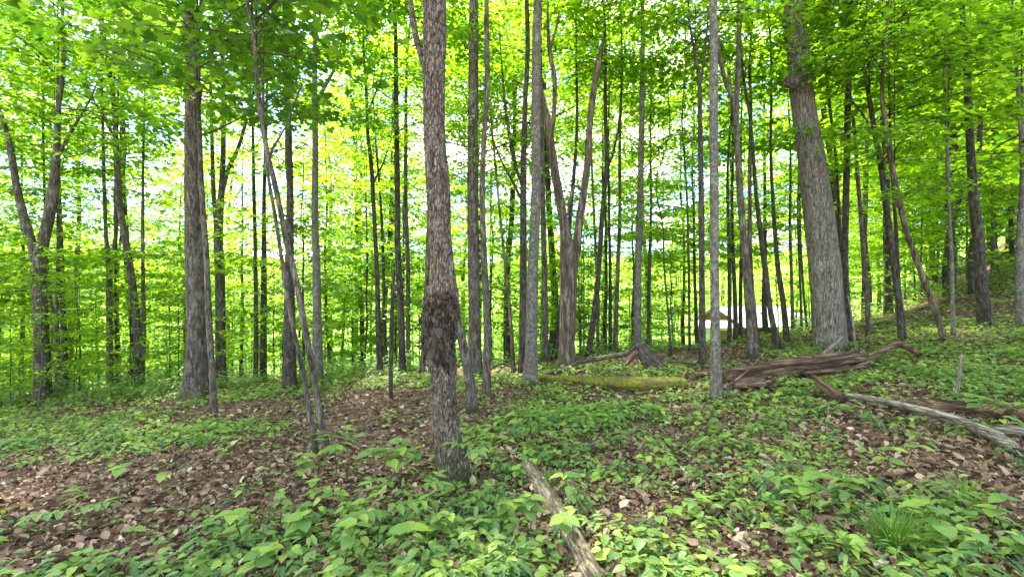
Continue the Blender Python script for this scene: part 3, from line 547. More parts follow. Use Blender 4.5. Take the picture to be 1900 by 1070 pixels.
tree('dark pole behind the thin grey one on the slope', [(1756, 592, 14), (1754, 500, 12), (1765, 420, 10), (1784, 353, 10), (1770, 240, 8), (1757, 167, 7)], 'bark_dark', Y=15, ext=13, crowns=[(m_(5), 7, 1)])
tree('stoutest dark tree on the right-hand slope, rough-barked with flared foot', [(1829, 606, 36), (1825, 570, 29), (1819, 500, 25), (1814, 430, 23), (1805, 353, 20), (1797, 202, 16), (1792, 101, 14), (1785, 10, 12)], 'bark_dark', ext=15, sides=24, amp=.09, step=.12, flute=.12, crowns=[(lo(0), 4.6, 1.3), (h(5), 8, 1)])
tree('dark tree pressed close against the stoutest tree on the slope', [(1806, 602, 18), (1803, 540, 15), (1802, 480, 14), (1812, 380, 13), (1818, 250, 12), (1822, 100, 9)], 'bark_dark', Y=13.4, ext=13, crowns=[(m_(0), 6.6, 1.1)])
tree('pale grey lichen-spotted trunk on the far right of the slope', [(1896, 686, 24), (1893, 600, 20), (1891, 500, 18), (1894, 400, 15), (1898, 303, 13), (1888, 151, 9), (1880, 60, 7)], 'bark_spot', Y=9.5, ext=10, crowns=[(lo(1), 3.6, 1.0), (lo(2), 4.6, 1.1)])
tree('slender tree climbing the bank behind the stout dark pair', [(1850, 560, 9), (1846, 470, 8), (1842, 360, 8), (1846, 240, 6), (1852, 120, 5)], 'bark_grey', Y=17, ext=13, crowns=[(m_(1), 8, 1)])
tree('grey pole on the bank beside the pale spotted trunk', [(1880, 520, 12), (1876, 440, 11), (1874, 330, 9), (1868, 200, 7)], 'bark_dark', Y=18, ext=14, crowns=[(m_(2), 8, 1)])

# ------------------------------------------------------------------ the wood behind: trees copied from a few built ones
def proto_trunk(Ht, r, seed, sides=8):
    g = np.random.default_rng(seed); n = 9; z = np.linspace(-.2, Ht, n); wob = np.cumsum(g.normal(0, .045 * Ht / 8, (n, 2)), 0)
    wob -= wob[0]; P = np.column_stack([wob, z]); rr = r * np.interp(np.linspace(0, 1, n), [0, .12, 1], [1.6, 1, .25]); mb = MB()
    Qp = catmull(np.column_stack([P, rr]), Ht / 26); tube(mb, Qp[:, :3], Qp[:, 3], sides, bark_disp(.05, 7, seed), True)
    return mb, P
PROTO = {'tall': [], 'young': [], 'pole': []}
for s in range(6):
    mb, P = proto_trunk(14, .11 + .02 * (s % 3), 60 + s); PROTO['tall'].append((mb.mesh('trunk', M[('bark_dark', 'bark_grey', 'bark_spot')[s % 3]]), P))
for s in range(6):
    mb, P = proto_trunk(8.6, .05 + .008 * (s % 3), 70 + s, 7); PROTO['pole'].append((mb.mesh('trunk', M[('bark_dark', 'bark_grey')[s % 2]]), P))
for s in range(7):
    mb, P = proto_trunk(5.2, .026 + .006 * (s % 3), 80 + s, 6); PROTO['young'].append((mb.mesh('trunk', M['bark_dark' if s % 2 else 'bark_grey']), P))
NAMES = {'tall': 'forest_tree', 'pole': 'pole_tree', 'young': 'young_tree'}
MARKS = [(75, 'V-forked tree'), (230, 'tree curving left'), (362, 'massive grey tree'), (475, 'twin dark poles'), (575, 'leaning sapling pair'), (705, 'slim dark forked tree'), (820, 'scarred tree'), (890, 'smooth-ridged grey tree'), (986, 'mottled trunk'),
         (1052, 'tan broken tree'), (1184, 'root stump'), (1315, 'small spotted trunk'), (1400, 'narrow Y-forked tree'), (1535, 'giant leaning trunk'), (1670, 'rough dark tree'), (1745, 'slanting brown tree'), (1825, 'stout dark pair'), (1893, 'pale spotted trunk')]
def wood_tree(kind, x, y, s, sc, label, group, low=None):
    if ' behind the c' in label or ' beyond the c' in label or 'bank' in label or 'valley' in label:
        px_ = 950 + F * x / y; mk = min(MARKS, key=lambda m: abs(m[0] - px_))[1]
        size = {'tall': ('short', 'tall', 'very tall')[int(sc > .95) + int(sc > 1.18)], 'pole': ('smaller', 'larger')[int(sc > .95)], 'young': ('low', 'man-high', 'tall')[int(sc > .8) + int(sc > 1.03)]}[kind]
        side = 'on the bank behind' if 'bank' in label else ('far down the valley behind' if 'valley' in label else 'on the sunlit slope behind')
        what = {'tall': 'straight dark forest tree', 'pole': 'pole-sized leafy maple', 'young': 'thin-stemmed young maple'}[kind]
        label = f'{size} {what} {side} the {mk}'; group = label
    o = empty(NAMES[kind], (x, y, gz(x, y) - .03), random.uniform(0, 6.28)); o.scale = (sc, sc, sc); tag(o, label, 'tree', group)
    me, P = PROTO[kind][s]; link('trunk', me, o)
    def atz(z): return [float(np.interp(z, P[:, 2], P[:, 0])), float(np.interp(z, P[:, 2], P[:, 1])), z]
    if kind == 'tall':
        leafy(o, ('high', s), atz(6.6), 1.0)
        if low: leafy(o, ('low', s % 3), atz(low), 1.1)
    elif kind == 'pole': leafy(o, ('mid', s), atz(2.4), 1.0)
    else: leafy(o, ('sap', s), atz(1.0), 1.15)
    return o
g = np.random.default_rng(11); used = []
def free(x, y, dmin):
    if any((x - a) ** 2 + (y - b) ** 2 < dmin ** 2 for a, b in used): return False
    used.append((x, y)); return True
def sample(n, u0, u1, y0, y1, dmin):
    out = []
    for _ in range(n * 30):
        if len(out) >= n: break
        y = y0 + (y1 - y0) * g.random() ** .8; u = g.uniform(u0, u1); x = u * y
        if .33 < u < .60 and 11.5 < y < 38: continue      # the open ground in front of the cabin
        if free(x, y, dmin): out.append((x, y))
    return out
for k, (x, y) in enumerate(sample(29, -1.2, .66, 15, 44, 2.3)):
    wood_tree('tall', x, y, k % 6, g.uniform(.8, 1.3), 'slender dark forest tree standing beyond the crest of the knoll', 'forest trees beyond the knoll', low=g.uniform(2.5, 5.5))
for k, (x, y) in enumerate(sample(7, -.45, .5, 17, 30, 1.5)):
    wood_tree('tall', x, y, k % 6, g.uniform(1.1, 1.4), 'tall leafy forest tree rising behind the tan broken tree', 'tall trees behind the broken tree', low=g.uniform(3.5, 5.5))
for k, (x, y) in enumerate(sample(30, -1.25, .75, 46, 84, 3.0)):
    wood_tree('tall', x, y, k % 6, g.uniform(.95, 1.5), 'far tree closing the valley behind the sunlit slope', 'far trees in the valley', low=g.uniform(2, 4))
for k, (x, y) in enumerate(sample(40, .68, 1.35, 14, 44, 1.6)):
    wood_tree('tall', x, y, k % 6, g.uniform(.75, 1.1), 'slender dark forest tree on the rising right-hand bank', 'forest trees on the bank', low=g.uniform(2, 5))
for k, (x, y) in enumerate(sample(36, -1.25, .66, 13, 32, 1.6)):
    wood_tree('pole', x, y, k % 6, g.uniform(.75, 1.15), 'leafy pole-sized maple in the sunlit slope behind the crest', 'pole-sized maples behind the crest')
for k, (x, y) in enumerate(sample(24, .68, 1.35, 13, 30, 1.3)):
    wood_tree('pole', x, y, k % 6, g.uniform(.75, 1.15), 'leafy pole-sized maple on the shaded right-hand bank', 'pole-sized maples on the bank')
for k, (x, y) in enumerate(sample(150, -1.25, .66, 12, 32, .7)):
    wood_tree('young', x, y, k % 7, g.uniform(.6, 1.25), 'leafy young maple in the sunlit understorey behind the crest', 'young maples behind the crest')
for k, (u_, y) in enumerate([(.36, 20), (.575, 19), (.345, 17)]):
    wood_tree('young', u_ * y, y, k % 7, .7 + .08 * k, 'small leafy maple growing in front of the cabin roof', 'small maples before the cabin')
for k, (u_, y) in enumerate([(.40, 15), (.47, 18.5), (.55, 16), (.51, 22), (.37, 21)]):
    wood_tree('pole', u_ * y, y, k % 6, 1.1 + .06 * k, 'leafy maple spreading high above the cabin roof', 'maples above the cabin roof')
for k, (u_, y) in enumerate([(.36, 38), (.42, 40), (.47, 37.5), (.52, 41), (.57, 38), (.62, 42), (.39, 45), (.50, 46), (.45, 43)]):
    wood_tree('young' if k % 2 else 'pole', u_ * y, y, k % 6, 1.25, 'leafy maple standing right behind the cabin', 'maples behind the cabin')
for k, (u_, y) in enumerate([(-1.15, 10.6), (-.98, 12), (-.7, 12.6), (-.47, 12.8), (-1.25, 13)]):
    wood_tree('pole', u_ * y, y, k % 6, .95 + .05 * (k % 5), 'leafy pole-sized maple round the V-forked and massive grey trees', 'pole-sized maples round the V-forked tree')
for k, (u_, y) in enumerate([(-1.08, 9.4), (-1.0, 10.2), (-.93, 10.8), (-.82, 11), (-1.12, 11), (-.72, 11.6), (-.55, 11.8), (-1.02, 8.9), (-1.2, 9.8)]):
    wood_tree('young', u_ * y, y, k % 7, .4 + .07 * (k % 4), 'knee-high to head-high leafy maple beside the V-forked tree', 'small maples beside the V-forked tree')
for k, (x, y) in enumerate(sample(36, .68, 1.35, 13, 28, .9)):
    wood_tree('young', x, y, k % 7, g.uniform(.6, 1.15), 'leafy young maple on the shaded right-hand bank', 'young maples on the bank')

# ------------------------------------------------------------------ cabin in the clearing
def box(mb, c, s, rot=None, tint=.5):
    c = np.array(c, float); s = np.array(s, float) / 2
    v = np.array([(x, y, z) for x in (-1, 1) for y in (-1, 1) for z in (-1, 1)]) * s
    if rot is not None: v = v @ np.array(rot).T
    return mb.add(v + c, None, [(0, 1, 3, 2), (4, 6, 7, 5), (0, 4, 5, 1), (2, 3, 7, 6), (0, 2, 6, 4), (1, 5, 7, 3)], tint)
def plain(name, col, rough=.7, var=.25, scale=6, stretch=(1, 1, 1), metal=0):
    m, t, N, L, B = newmat(name); n, _ = tex(N, L, 'noise', scale, stretch, 5, .65)
    r = ramp(N, [(.3, tuple(c * (1 - var) for c in col)), (.7, tuple(min(1, c * (1 + var)) for c in col))]); L.new(n.outputs[0], r.inputs[0])
    L.new(r.outputs[0], B.inputs['Base Color']); B.inputs['Roughness'].default_value = rough; B.inputs['Metallic'].default_value = metal; return m
M['plank'] = plain('cabin_plank', (.14, .045, .017), .7, .35, 5, (1, 1, 8))
M['post'] = plain('cabin_timber', (.16, .09, .05), .8, .3, 6)
M['roof'] = plain('roof_sheet', (.34, .34, .37), .4, .08, 3)
M['white'] = plain('white_board', (.75, .75, .77), .6, .08, 4)
M['dark'] = plain('dark_glass', (.03, .035, .04), .15, .2, 3)
cx, cyy = 16.0, 31.0; cab = empty('cabin', (cx, cyy, gz(cx, cyy) - .1), R(14)); cab.scale = (.92, .92, .72); tag(cab, 'brown plank cabin with a pale metal roof in the clearing behind the trees', 'cabin')
def part(name, mat, parent, *boxes, **k):
    mb = MB()
    for b in boxes: box(mb, *b)
    return link(name, mb.mesh(name, M[mat], False), parent)
fl = part('floor_deck', 'post', cab, ((0, 0, .3), (5.6, 5.0, .16)))
for i in range(13): part('plank', 'plank', cab, ((-1.2, -.6, .5 + .19 * i), (3.0, .06, .175)))
for i in range(13): part('plank', 'plank', cab, ((-2.7, .75, .5 + .19 * i), (.06, 2.7, .175)))
for x in (-2.6, -.9, .9, 2.6): part('post', 'post', cab, ((x, -2.2, 1.4), (.16, .16, 2.2)))
for x in (.33, 2.6): part('post', 'post', cab, ((x, -.6, 1.5), (.16, .16, 2.4)))
part('beam', 'post', cab, ((0, -2.2, 2.58), (5.7, .18, .2)))
w_ = part('window', 'post', cab, ((-1.2, -.645, 1.75), (1.0, .03, .9))); part('pane', 'dark', w_, ((-1.2, -.668, 1.75), (.8, .02, .7)))
d_ = part('door', 'post', cab, ((1.4, -.4, 1.4), (.9, .06, 2.0))); part('handle', 'dark', d_, ((1.05, -.45, 1.4), (.05, .06, .15)))
sl = math.atan2(1.5, 2.9)
for sgn in (-1, 1):
    rot = np.array(Matrix.Rotation(sgn * -sl, 3, 'X'))
    for i in range(9):
        part('roof_panel', 'roof', cab, ((-2.8 + .7 * i, sgn * 1.5, 3.44), (.685, 3.5, .05), rot))
for i in range(8): part('gable_board', 'plank', cab, ((-2.7, 0, 2.98 + .16 * i), (.06, 4.2 - .5 * i, .15)))
shed = empty('shed', (11.9, 27.2, gz(11.9, 27.2) - .05), R(-8)); shed.scale = (.85, .85, .8); tag(shed, 'small white board shed beside the brown cabin', 'shed')
for i in range(10): part('board', 'white', shed, ((-.9 + .2 * i, -.7, 1.0), (.19, .05, 2.0)))
for i in range(7): part('board', 'white', shed, ((-1.0, -.6 + .2 * i, 1.0), (.05, .19, 2.0)))
rot = np.array(Matrix.Rotation(R(12), 3, 'X')); part('roof', 'roof', shed, ((0, 0, 2.15), (2.4, 1.9, .07), rot))
sd_ = part('door', 'post', shed, ((.3, -.745, .9), (.7, .03, 1.75))); part('handle', 'dark', sd_, ((.55, -.775, .9), (.04, .04, .12)))

# ------------------------------------------------------------------ fallen wood
def log(name, label, P, mat, sides=18, step=.05, amp=.10, jag=.08, cat='log', group=None, k=7, disp=None):
    """P: rows x, y, z, radius; the mesh lies along its own z axis so that the grain follows the log"""
    P = np.array(P, float); a = Vector(P[0, :3]); d = (Vector(P[-1, :3]) - a).normalized(); q = d.to_track_quat('Z', 'Y'); Rm = np.array(q.to_matrix())
    loc = P.copy(); loc[:, :3] = (P[:, :3] - np.array(a)) @ Rm
    Ql = catmull(loc, step); mb = MB(); tube(mb, Ql[:, :3], np.maximum(Ql[:, 3], .004), sides, disp or bark_disp(amp, k, random.uniform(0, 40)), True, .5, jag)
    o = link(name, mb.mesh(name, M[mat])); o.location = a; o.rotation_mode = 'QUATERNION'; o.rotation_quaternion = q
    tag(o, label, cat, group); return o
LOGS = []
def glog(pts, up=.85):
    """pixel points on the ground with widths in px -> log rows resting on the ground; optional 4th value lifts it"""
    out = []
    for p in pts:
        g0 = gpt(p[0], p[1]); r = p[2] / 2 / F * g0.y; out.append([g0.x, g0.y, g0.z + r * up + (p[3] if len(p) > 3 else 0), r])
    if max(o[3] for o in out) > .055: LOGS.extend(catmull(np.array(out), .08).tolist())
    return out
def sub_log(parent, name, P, mat, **k):
    o = log(name, None, P, mat, cat=None, **k); mw_ = parent.matrix_basis.copy() if parent.rotation_mode == 'QUATERNION' else parent.matrix_basis.copy()
    o.parent = parent; o.matrix_parent_inverse = (Matrix.Translation(parent.location) @ parent.rotation_quaternion.to_matrix().to_4x4()).inverted(); return o
log('fallen_log', 'bark-covered log half hidden in leafy seedlings in the foreground', glog([(978, 872, 30), (1000, 905, 33), (1030, 950, 36), (1062, 1010, 40), (1095, 1075, 45), (1140, 1180, 52)], .25), 'log_bark', 30, .02, .17, .14)
ml = log('fallen_log', 'green moss-covered log lying across the crest', glog([(1272, 722, 22), (1240, 725, 27), (1180, 726, 27), (1120, 719, 21), (1060, 711, 15), (1005, 707, 11)], .9), 'log_moss', 26, .03, .2, .05)
p0 = glog([(1262, 716, 10)])[0]; sub_log(ml, 'branch_stub', [p0, [p0[0] + .06, p0[1] - .05, p0[2] + .14, .03], [p0[0] + .10, p0[1] - .06, p0[2] + .22, .02]], 'log_rot', jag=.03)
def rot_disp(th, s, r):
    q = np.stack([np.cos(th) * 4, np.sin(th) * 4, s * .8], -1); a = fbm(q, 3) * .28
    return a + .25 * fbm(np.stack([0 * th + 3, np.cos(th) * 1.2, s * 1.6], -1), 2)
rl = log('fallen_log', 'big rotten reddish-brown log splitting apart below the giant leaning trunk', glog([(1345, 712, 30, .0), (1390, 705, 35), (1450, 699, 38), (1510, 692, 39), (1560, 686, 37), (1592, 682, 30)], .65), 'log_rot', 36, .03, .2, .18, disp=rot_disp)
for k, (x0, y0, x1, y1, w, up) in enumerate([(1345, 712, 1480, 700, 10, .2), (1420, 706, 1590, 688, 11, .22), (1480, 700, 1600, 690, 10, .05), (1415, 714, 1500, 716, 10, .0), (1500, 694, 1570, 686, 12, .24), (1360, 716, 1450, 714, 9, .02)]):
    a_, b_ = gpt(x0, y0), gpt(x1, y1); r = w / 2 / F * a_.y
    sub_log(rl, 'wood_slab', [[a_.x, a_.y - .12, a_.z + up + r, r * .5], [(a_.x * .6 + b_.x * .4), (a_.y * .6 + b_.y * .4) - .16, a_.z * .6 + b_.z * .4 + up + r, r], [b_.x, b_.y - .12, b_.z + up + r * 1.3, r * .3]], 'log_rot', sides=12, amp=.3, jag=.15)
a_ = gpt(1548, 690); sub_log(rl, 'splinter', [[a_.x - .22, a_.y + .05, a_.z + .22, .045], [a_.x, a_.y + .03, a_.z + .42, .035], [a_.x + .12, a_.y, a_.z + .56, .010]], 'log_grey', sides=8, jag=.05)
log('fallen_log', 'short rotten log end lying beyond the small spotted trunk', glog([(1275, 704, 12), (1300, 702, 16), (1320, 700, 17), (1345, 700, 14)]), 'log_rot', 16, .04, .16, .08)
log('log_chunk', 'broken chunk of decayed log beside the small spotted trunk', glog([(1362, 726, 20), (1385, 724, 26), (1412, 722, 22)]), 'log_rot', 18, .03, .2, .06)
log('fallen_pole', 'long bleached grey fallen pole reaching toward the right', glog([(1558, 748, 9, .08), (1620, 762, 12, .10), (1690, 782, 14, .11), (1770, 806, 17, .10), (1840, 828, 20, .06), (1884, 846, 21, .02)]), 'log_grey', 20, .04, .09, .08)
log('log_chunk', 'tilted orange-brown broken stub at the tip of the bleached pole', glog([(1560, 752, 20, .03), (1540, 744, 18, .07), (1524, 738, 14, .13), (1512, 732, 8, .2)]), 'log_rot', 16, .03, .14, .08)
log('fallen_log', 'dark decaying log lying behind the bleached pole', glog([(1655, 768, 22), (1720, 766, 28), (1790, 768, 26), (1850, 776, 28), (1930, 792, 32)]), 'log_rot', 20, .05, .18, .1)
log('fallen_log', 'weathered fallen log partly sunk in leaves at the right, below the dark log', glog([(1850, 808, 20), (1900, 814, 26), (1990, 826, 30)]), 'log_grey', 16, .05, .14, .1)
log('bark_slab', 'dark bark slab among herbs in front of the bleached pole', glog([(1578, 806, 12), (1620, 812, 16), (1668, 822, 12)], .2), 'log_rot', 14, .03, .2, .08)
log('bark_slab', 'black sodden wood sliver under broad leaves in front of the pole', glog([(1690, 838, 10), (1730, 848, 13), (1760, 856, 10)], .2), 'log_rot', 12, .03, .2, .06)
log('fallen_branch', 'arched mossy branch bowing over the herbs behind the big rotten log', glog([(1588, 690, 9, .02), (1622, 680, 10, .12), (1650, 672, 11, .22), (1675, 668, 11, .22), (1705, 672, 9, .1)]), 'log_rot', 12, .04, .12, .05)
fb = log('fallen_branch', 'long crooked grey limb lying along the crest behind the mossy log', glog([(1002, 698, 6, .02), (1040, 696, 8, .05), (1075, 688, 8, .14), (1120, 686, 9, .2), (1160, 684, 9, .26), (1184, 684, 8, .42)]), 'bark_grey', 10, .04, .14, .04)
log('fallen_branch', 'second grey limb lying low under the crooked limb on the crest', glog([(1008, 700, 5, .0), (1035, 694, 7, .02), (1062, 690, 6, .03)]), 'log_grey', 10, .04, .10, .04)
log('fallen_branch', 'thin dark branch lying level on the ridge before the clearing', glog([(1205, 690, 4, .08), (1250, 688, 5, .15), (1290, 688, 5, .1), (1330, 692, 4, .05)]), 'twig', 8, .05, .1, .03)
log('fallen_branch', 'thin dark arching branch on the crest left of the tree with bare limbs', glog([(908, 698, 4, .1), (925, 696, 5, .2), (940, 696, 5, .2), (958, 698, 4, .12)]), 'twig', 8, .05, .1, .03)
log('leaning_stick', 'pale thin stick leaning on the rotten log', glog([(1342, 722, 2.4, .0), (1385, 714, 2.2, .2), (1420, 708, 1.6, .46)]), 'log_grey', 8, .05, .08, .02)
log('birch_stub', 'slim bleached upright stub poking out of the herbs', [[*gpt(1772, 738), .022], [*(gpt(1772, 738) + Vector((.05, 0, .25))), .019], [*(gpt(1772, 738) + Vector((.07, 0, .48))), .013]], 'log_grey', 10, .03, .1, .06, cat='stub')
st = gpt(1190, 690); ur = log('root_stump', 'upturned broken root stump rising behind the mossy log', [[st.x + .42, st.y, st.z + .02, .13], [st.x + .2, st.y, st.z + .14, .14], [st.x + .06, st.y, st.z + .34, .13], [st.x, st.y, st.z + .5, .08]], 'bark_grey', 18, .03, .3, .1, cat='stump')
sub_log(ur, 'root', [[st.x + .03, st.y, st.z + .42, .06], [st.x - .16, st.y, st.z + .30, .05], [st.x - .3, st.y, st.z + .1, .04]], 'log_rot', jag=.04)
for k, (a0, b0, lb) in enumerate([((290, 838), (345, 815), 'thin pale twig lying on dead leaves, left of the leaning saplings'), ((300, 820), (365, 822), 'short straight twig crossing the pale twig on the litter'), ((340, 1000), (420, 978), 'pale stripped stick on bare litter among seedlings'),
                                  ((520, 1000), (600, 975), 'crooked dead stick under seedlings left of the foreground log'), ((640, 820), (720, 815), 'dead twig on brown leaves behind the leaning saplings'), ((560, 752), (640, 745), 'dark fallen stick at the rear edge of the litter'),
                                  ((1430, 780), (1500, 800), 'brown twig lying among low herbs, left of the dark bark slab'), ((1285, 745), (1240, 752), 'thin twig in herbs left of the small spotted trunk'), ((1660, 700), (1680, 712), 'pale twig standing out of herbs behind bleached pole'), ((880, 930), (905, 880), 'bare twig sticking up beside the foot of the scarred tree')]):
    A, B_ = gpt(*a0), gpt(*b0); mid = (A + B_) / 2 + Vector((0, .03, .03))
    log('twig', lb, [[*A[:2], A.z + .02, .012], [*mid[:2], mid.z + .02, .011], [*B_[:2], B_.z + .03, .006]], 'log_grey' if k % 2 == 0 else 'twig', 7, .04, .1, .02, cat='twig')

# ------------------------------------------------------------------ dead leaves, herbs and seedlings
BARE = [(-3.2, 3.3, 1.3, .6), (-1.7, 3.8, 1.1, .55), (-4.6, 3.9, 1.6, .8), (.85, 3.2, .35, .25), (2.6, 3.4, .3, .22), (3.3, 4.6, .3, .2), (2.2, 6.0, .4, .3), (2.0, 2.7, .25, .2), (1.9, 7.6, .9, .3), (2.9, 7.5, .5, .25), (4.4, 7.9, .9, .3), (5.3, 6.3, 1.2, .22), (-4.7, 4.7, 2.4, 1.3), (-2.9, 4.2, 1.4, .85), (-2.0, 5.6, 1.7, 1.4), (-2.5, 7.5, 2.9, 1.5), (-6.5, 5.2, 2.2, 1.0), (1.3, 6.7, .75, .55), (-.6, 6.3, 1.0, .8), (-.9, 4.4, .7, .5), (-3.4, 3.2, .8, .5), (.9, 4.3, .3, .3), (1.6, 5.2, .4, .3)]
def cover(x, y):
    b = 0
    for (a, c, r1, r2) in BARE: b = np.maximum(b, np.exp(-(((x - a) / r1) ** 2 + ((y - c) / r2) ** 2) ** 2 * .9))
    n = fbm(np.stack([x * .9, y * .9, 0 * x + 4], -1), 2)
    return np.clip((1 - b * .97) * (.66 + .95 * n), .015, 1)
def polar(n, r0, r1, umax, gg):
    y = r0 * (r1 / r0) ** gg.random(n); x = gg.uniform(-umax, umax, n) * (y + .6); return x, y
gg = np.random.default_rng(5)
x, y = polar(90000, 1.5, 13, 1.25, gg); z = ground(x, y); n = len(x); mb = MB()
T_DEAD = leaf_ovate(.30, .2, .2, rel=.06, rows=(0, .22, .5, .8, 1.0), prof=(0, .8, 1.0, .6, 0))
scatter(mb, T_DEAD, np.stack([x, y, z + gg.uniform(.002, .028, n)], -1), frames(gg.uniform(0, 6.28, n), gg.normal(.08, .38, n), gg.normal(0, .55, n)), (.018 + .075 * gg.random(n) ** 2.2), np.clip(gg.normal(.48, .26, n), 0, 1))
tag(link('leaf_litter', mb.mesh('leaf_litter', M['leaf_litter'])), 'brown dead leaves strewn over the forest floor', 'dead leaves', kind='stuff')
T_HERB = leaf_ovate(rows=(.0, .12, .36, .62, .84, 1.0), prof=(0, .66, 1.0, .86, .45, 0)); T_HERB_S = leaf_ovate(.34, .15, .1, rows=(0, .4, 1.0), prof=(0, 1.0, 0))
def herbs(n, r0, r1, hmin, hmax, lmin, lmax, tpl, seed, zone=None, nl=(5, 12), tmid=.5):
    g = np.random.default_rng(seed); x, y = polar(n, r0, r1, 1.3, g); k = g.random(n) < cover(x, y); x, y = x[k], y[k]
    if zone is not None: q = zone(x, y); x, y = x[q], y[q]
    LG = np.array(LOGS); keep = np.ones(len(x), bool)          # nothing grows through the logs, little right against them
    for c in range(0, len(x), 2000):
        dx = x[c:c + 2000, None] - LG[None, :, 0]; dy = LG[None, :, 1] - y[c:c + 2000, None]
        on = (np.hypot(dx, dy) < LG[None, :, 3] - .015).any(1); by = ((np.abs(dx) < .15) & (dy > 0) & (dy < LG[None, :, 3] + .42)).any(1)
        keep[c:c + 2000] = ~on & (~by | (g.random(len(on)) < .22))
    x, y = x[keep], y[keep]
    z = ground(x, y); cnt = g.integers(*nl, len(x)); idx = np.repeat(np.arange(len(x)), cnt); N_ = len(idx)
    big = g.uniform(0, 1, len(x)) ** 1.6; H = hmin + (hmax - hmin) * big; ln = lmin + (lmax - lmin) * (.3 + .7 * big)
    fr = g.uniform(.25, 1.0, N_); az = g.uniform(0, 6.28, N_); spread = g.uniform(.01, .06, N_) + .03 * fr
    lean = g.normal(0, .25, (len(x), 2))
    pos = np.stack([x[idx] + lean[idx, 0] * fr * H[idx] + np.cos(az) * spread, y[idx] + lean[idx, 1] * fr * H[idx] + np.sin(az) * spread, z[idx] + fr * H[idx]], -1)
    mb = MB(); base = g.normal(tmid, .2, len(x)); scatter(mb, tpl, pos, frames(az, g.normal(-.06, .2, N_), g.normal(0, .18, N_)), ln[idx] * g.uniform(.6, 1.1, N_), np.clip(base[idx] + g.normal(0, .12, N_), 0, 1))
    return mb
def herb_obj(label, mb, name='herb_layer'): tag(link(name, mb.mesh(name, M['leaf_herb'])), label, 'ground cover', kind='stuff')
T_NARROW = leaf_ovate(.15, .3, .05, rows=(.0, .2, .55, .85, 1.0), prof=(0, .8, 1.0, .5, 0)); T_ROUND = leaf_ovate(.46, .1, .05, rows=(.0, .15, .5, .85, 1.0), prof=(0, .75, 1.0, .7, 0))
herb_obj('low oval-leaved green herbs carpeting the near forest floor', herbs(4600, 1.6, 6.5, .02, .15, .025, .085, T_HERB, 31))
herb_obj('tiny round pale green leaves hugging the near forest floor', herbs(6500, 1.6, 6.5, .008, .06, .014, .036, T_ROUND, 41, nl=(4, 10), tmid=.68))
herb_obj('dark narrow-leaved herbs scattered among the oval-leaved ones', herbs(1500, 1.6, 7, .05, .2, .05, .10, T_NARROW, 42, nl=(8, 18), tmid=.3))
herb_obj('green herb carpet spreading over the crest and right-hand slope', herbs(14000, 5.2, 14, .03, .19, .035, .11, T_HERB_S, 32))
herb_obj('bushy green undergrowth along the far edge of the knoll', herbs(5200, 9.8, 17, .12, .6, .06, .14, T_HERB_S, 33, nl=(8, 18), zone=lambda x, y: ((y > 11.2 + .12 * x) | (x < -3.5)) & ((x < .36 * y) | (x > .6 * y))), 'undergrowth')

mb = MB(); gt = np.random.default_rng(15); tx, ty = polar(1700, 1.6, 10, 1.25, gt)
for k in range(len(tx)):
    a, l = gt.uniform(0, 6.28), gt.uniform(.04, .2); c = np.array([tx[k], ty[k], gz(tx[k], ty[k]) + .018]); d = np.array([math.cos(a), math.sin(a), gt.normal(0, .12)]) * l / 2; b = gt.normal(0, .012, 3)
    tube(mb, np.array([c - d, c + b, c + d]), [.0025 + l * .012, .002 + l * .01, .0015], 4, None, False)
tag(link('twig_litter', mb.mesh('twig_litter', M['log_grey'])), 'bits of dead twig strewn over the leaf litter', 'twigs', kind='stuff')

# seedlings one can pick out: a stem and single leaves each
LEAF = [MB().add(*leaf_ovate(w, dr, fo, rel=.012), None, tn).mesh('leaf', M['leaf_herb']) for (w, dr, fo, tn) in
        [(.34, .2, .10, .35), (.37, .16, .06, .5), (.30, .10, .14, .65), (.34, .2, .10, .8), (.24, .25, .10, .45), (.22, .15, .12, .7), (.42, .22, .05, .55), (.33, .05, .18, .95)]]
def seedling_plan(kind, H, ln, g):
    """leaf placements (mesh, position, azimuth, pitch, roll, size) and the stem path"""
    lean = g.normal(0, .18, 2); top = lambda t: np.array([lean[0] * t * t * H, lean[1] * t * t * H, t * H]); out = []
    if kind == 'paired':
        nn = g.integers(2, 5); a0 = g.uniform(0, 6.28)
        for k in range(nn):
            t = .45 + .55 * (k + 1) / nn
            for s in (0, math.pi): out.append((g.choice([0, 1, 2, 3, 6]), top(t), a0 + k * 1.57 + s + g.normal(0, .25), g.normal(-.08, .14), g.normal(0, .13), ln * g.uniform(.75, 1.1) * (1.05 - .2 * k / nn)))
        out.append((7, top(1.0), g.uniform(0, 6.28), .12, 0, ln * .55))
    elif kind == 'three':
        for k in range(g.integers(1, 3)):
            a0 = g.uniform(0, 6.28); t = 1 - .3 * k
            for s in (-1.75, 0, 1.75): out.append((g.choice([1, 6, 3]), top(t), a0 + s + g.normal(0, .12), g.normal(-.02, .1), g.normal(0, .12), ln * g.uniform(.8, 1.08)))
    else:
        for k in range(g.integers(2, 4)):
            a0 = g.uniform(0, 6.28); b = top(.75 + .25 * g.random()); rl_ = ln * 1.9; d = np.array([math.cos(a0), math.sin(a0), .25])
            for q, s in ((.35, 1), (.35, -1), (.62, 1), (.62, -1), (.88, 1), (.88, -1), (1.0, 0)):
                out.append((g.choice([4, 5]), b + d * rl_ * q, a0 + s * 1.0 + g.normal(0, .1), g.normal(-.05, .15), g.normal(0, .15), ln * .8))
    return out, np.array([top(t) for t in np.linspace(0, 1, 5)])
def stem_mesh(P, r): mb = MB(); tube(mb, P, np.linspace(r, r * .5, len(P)), 5, None, False); return mb.mesh('stem', M['stem'])
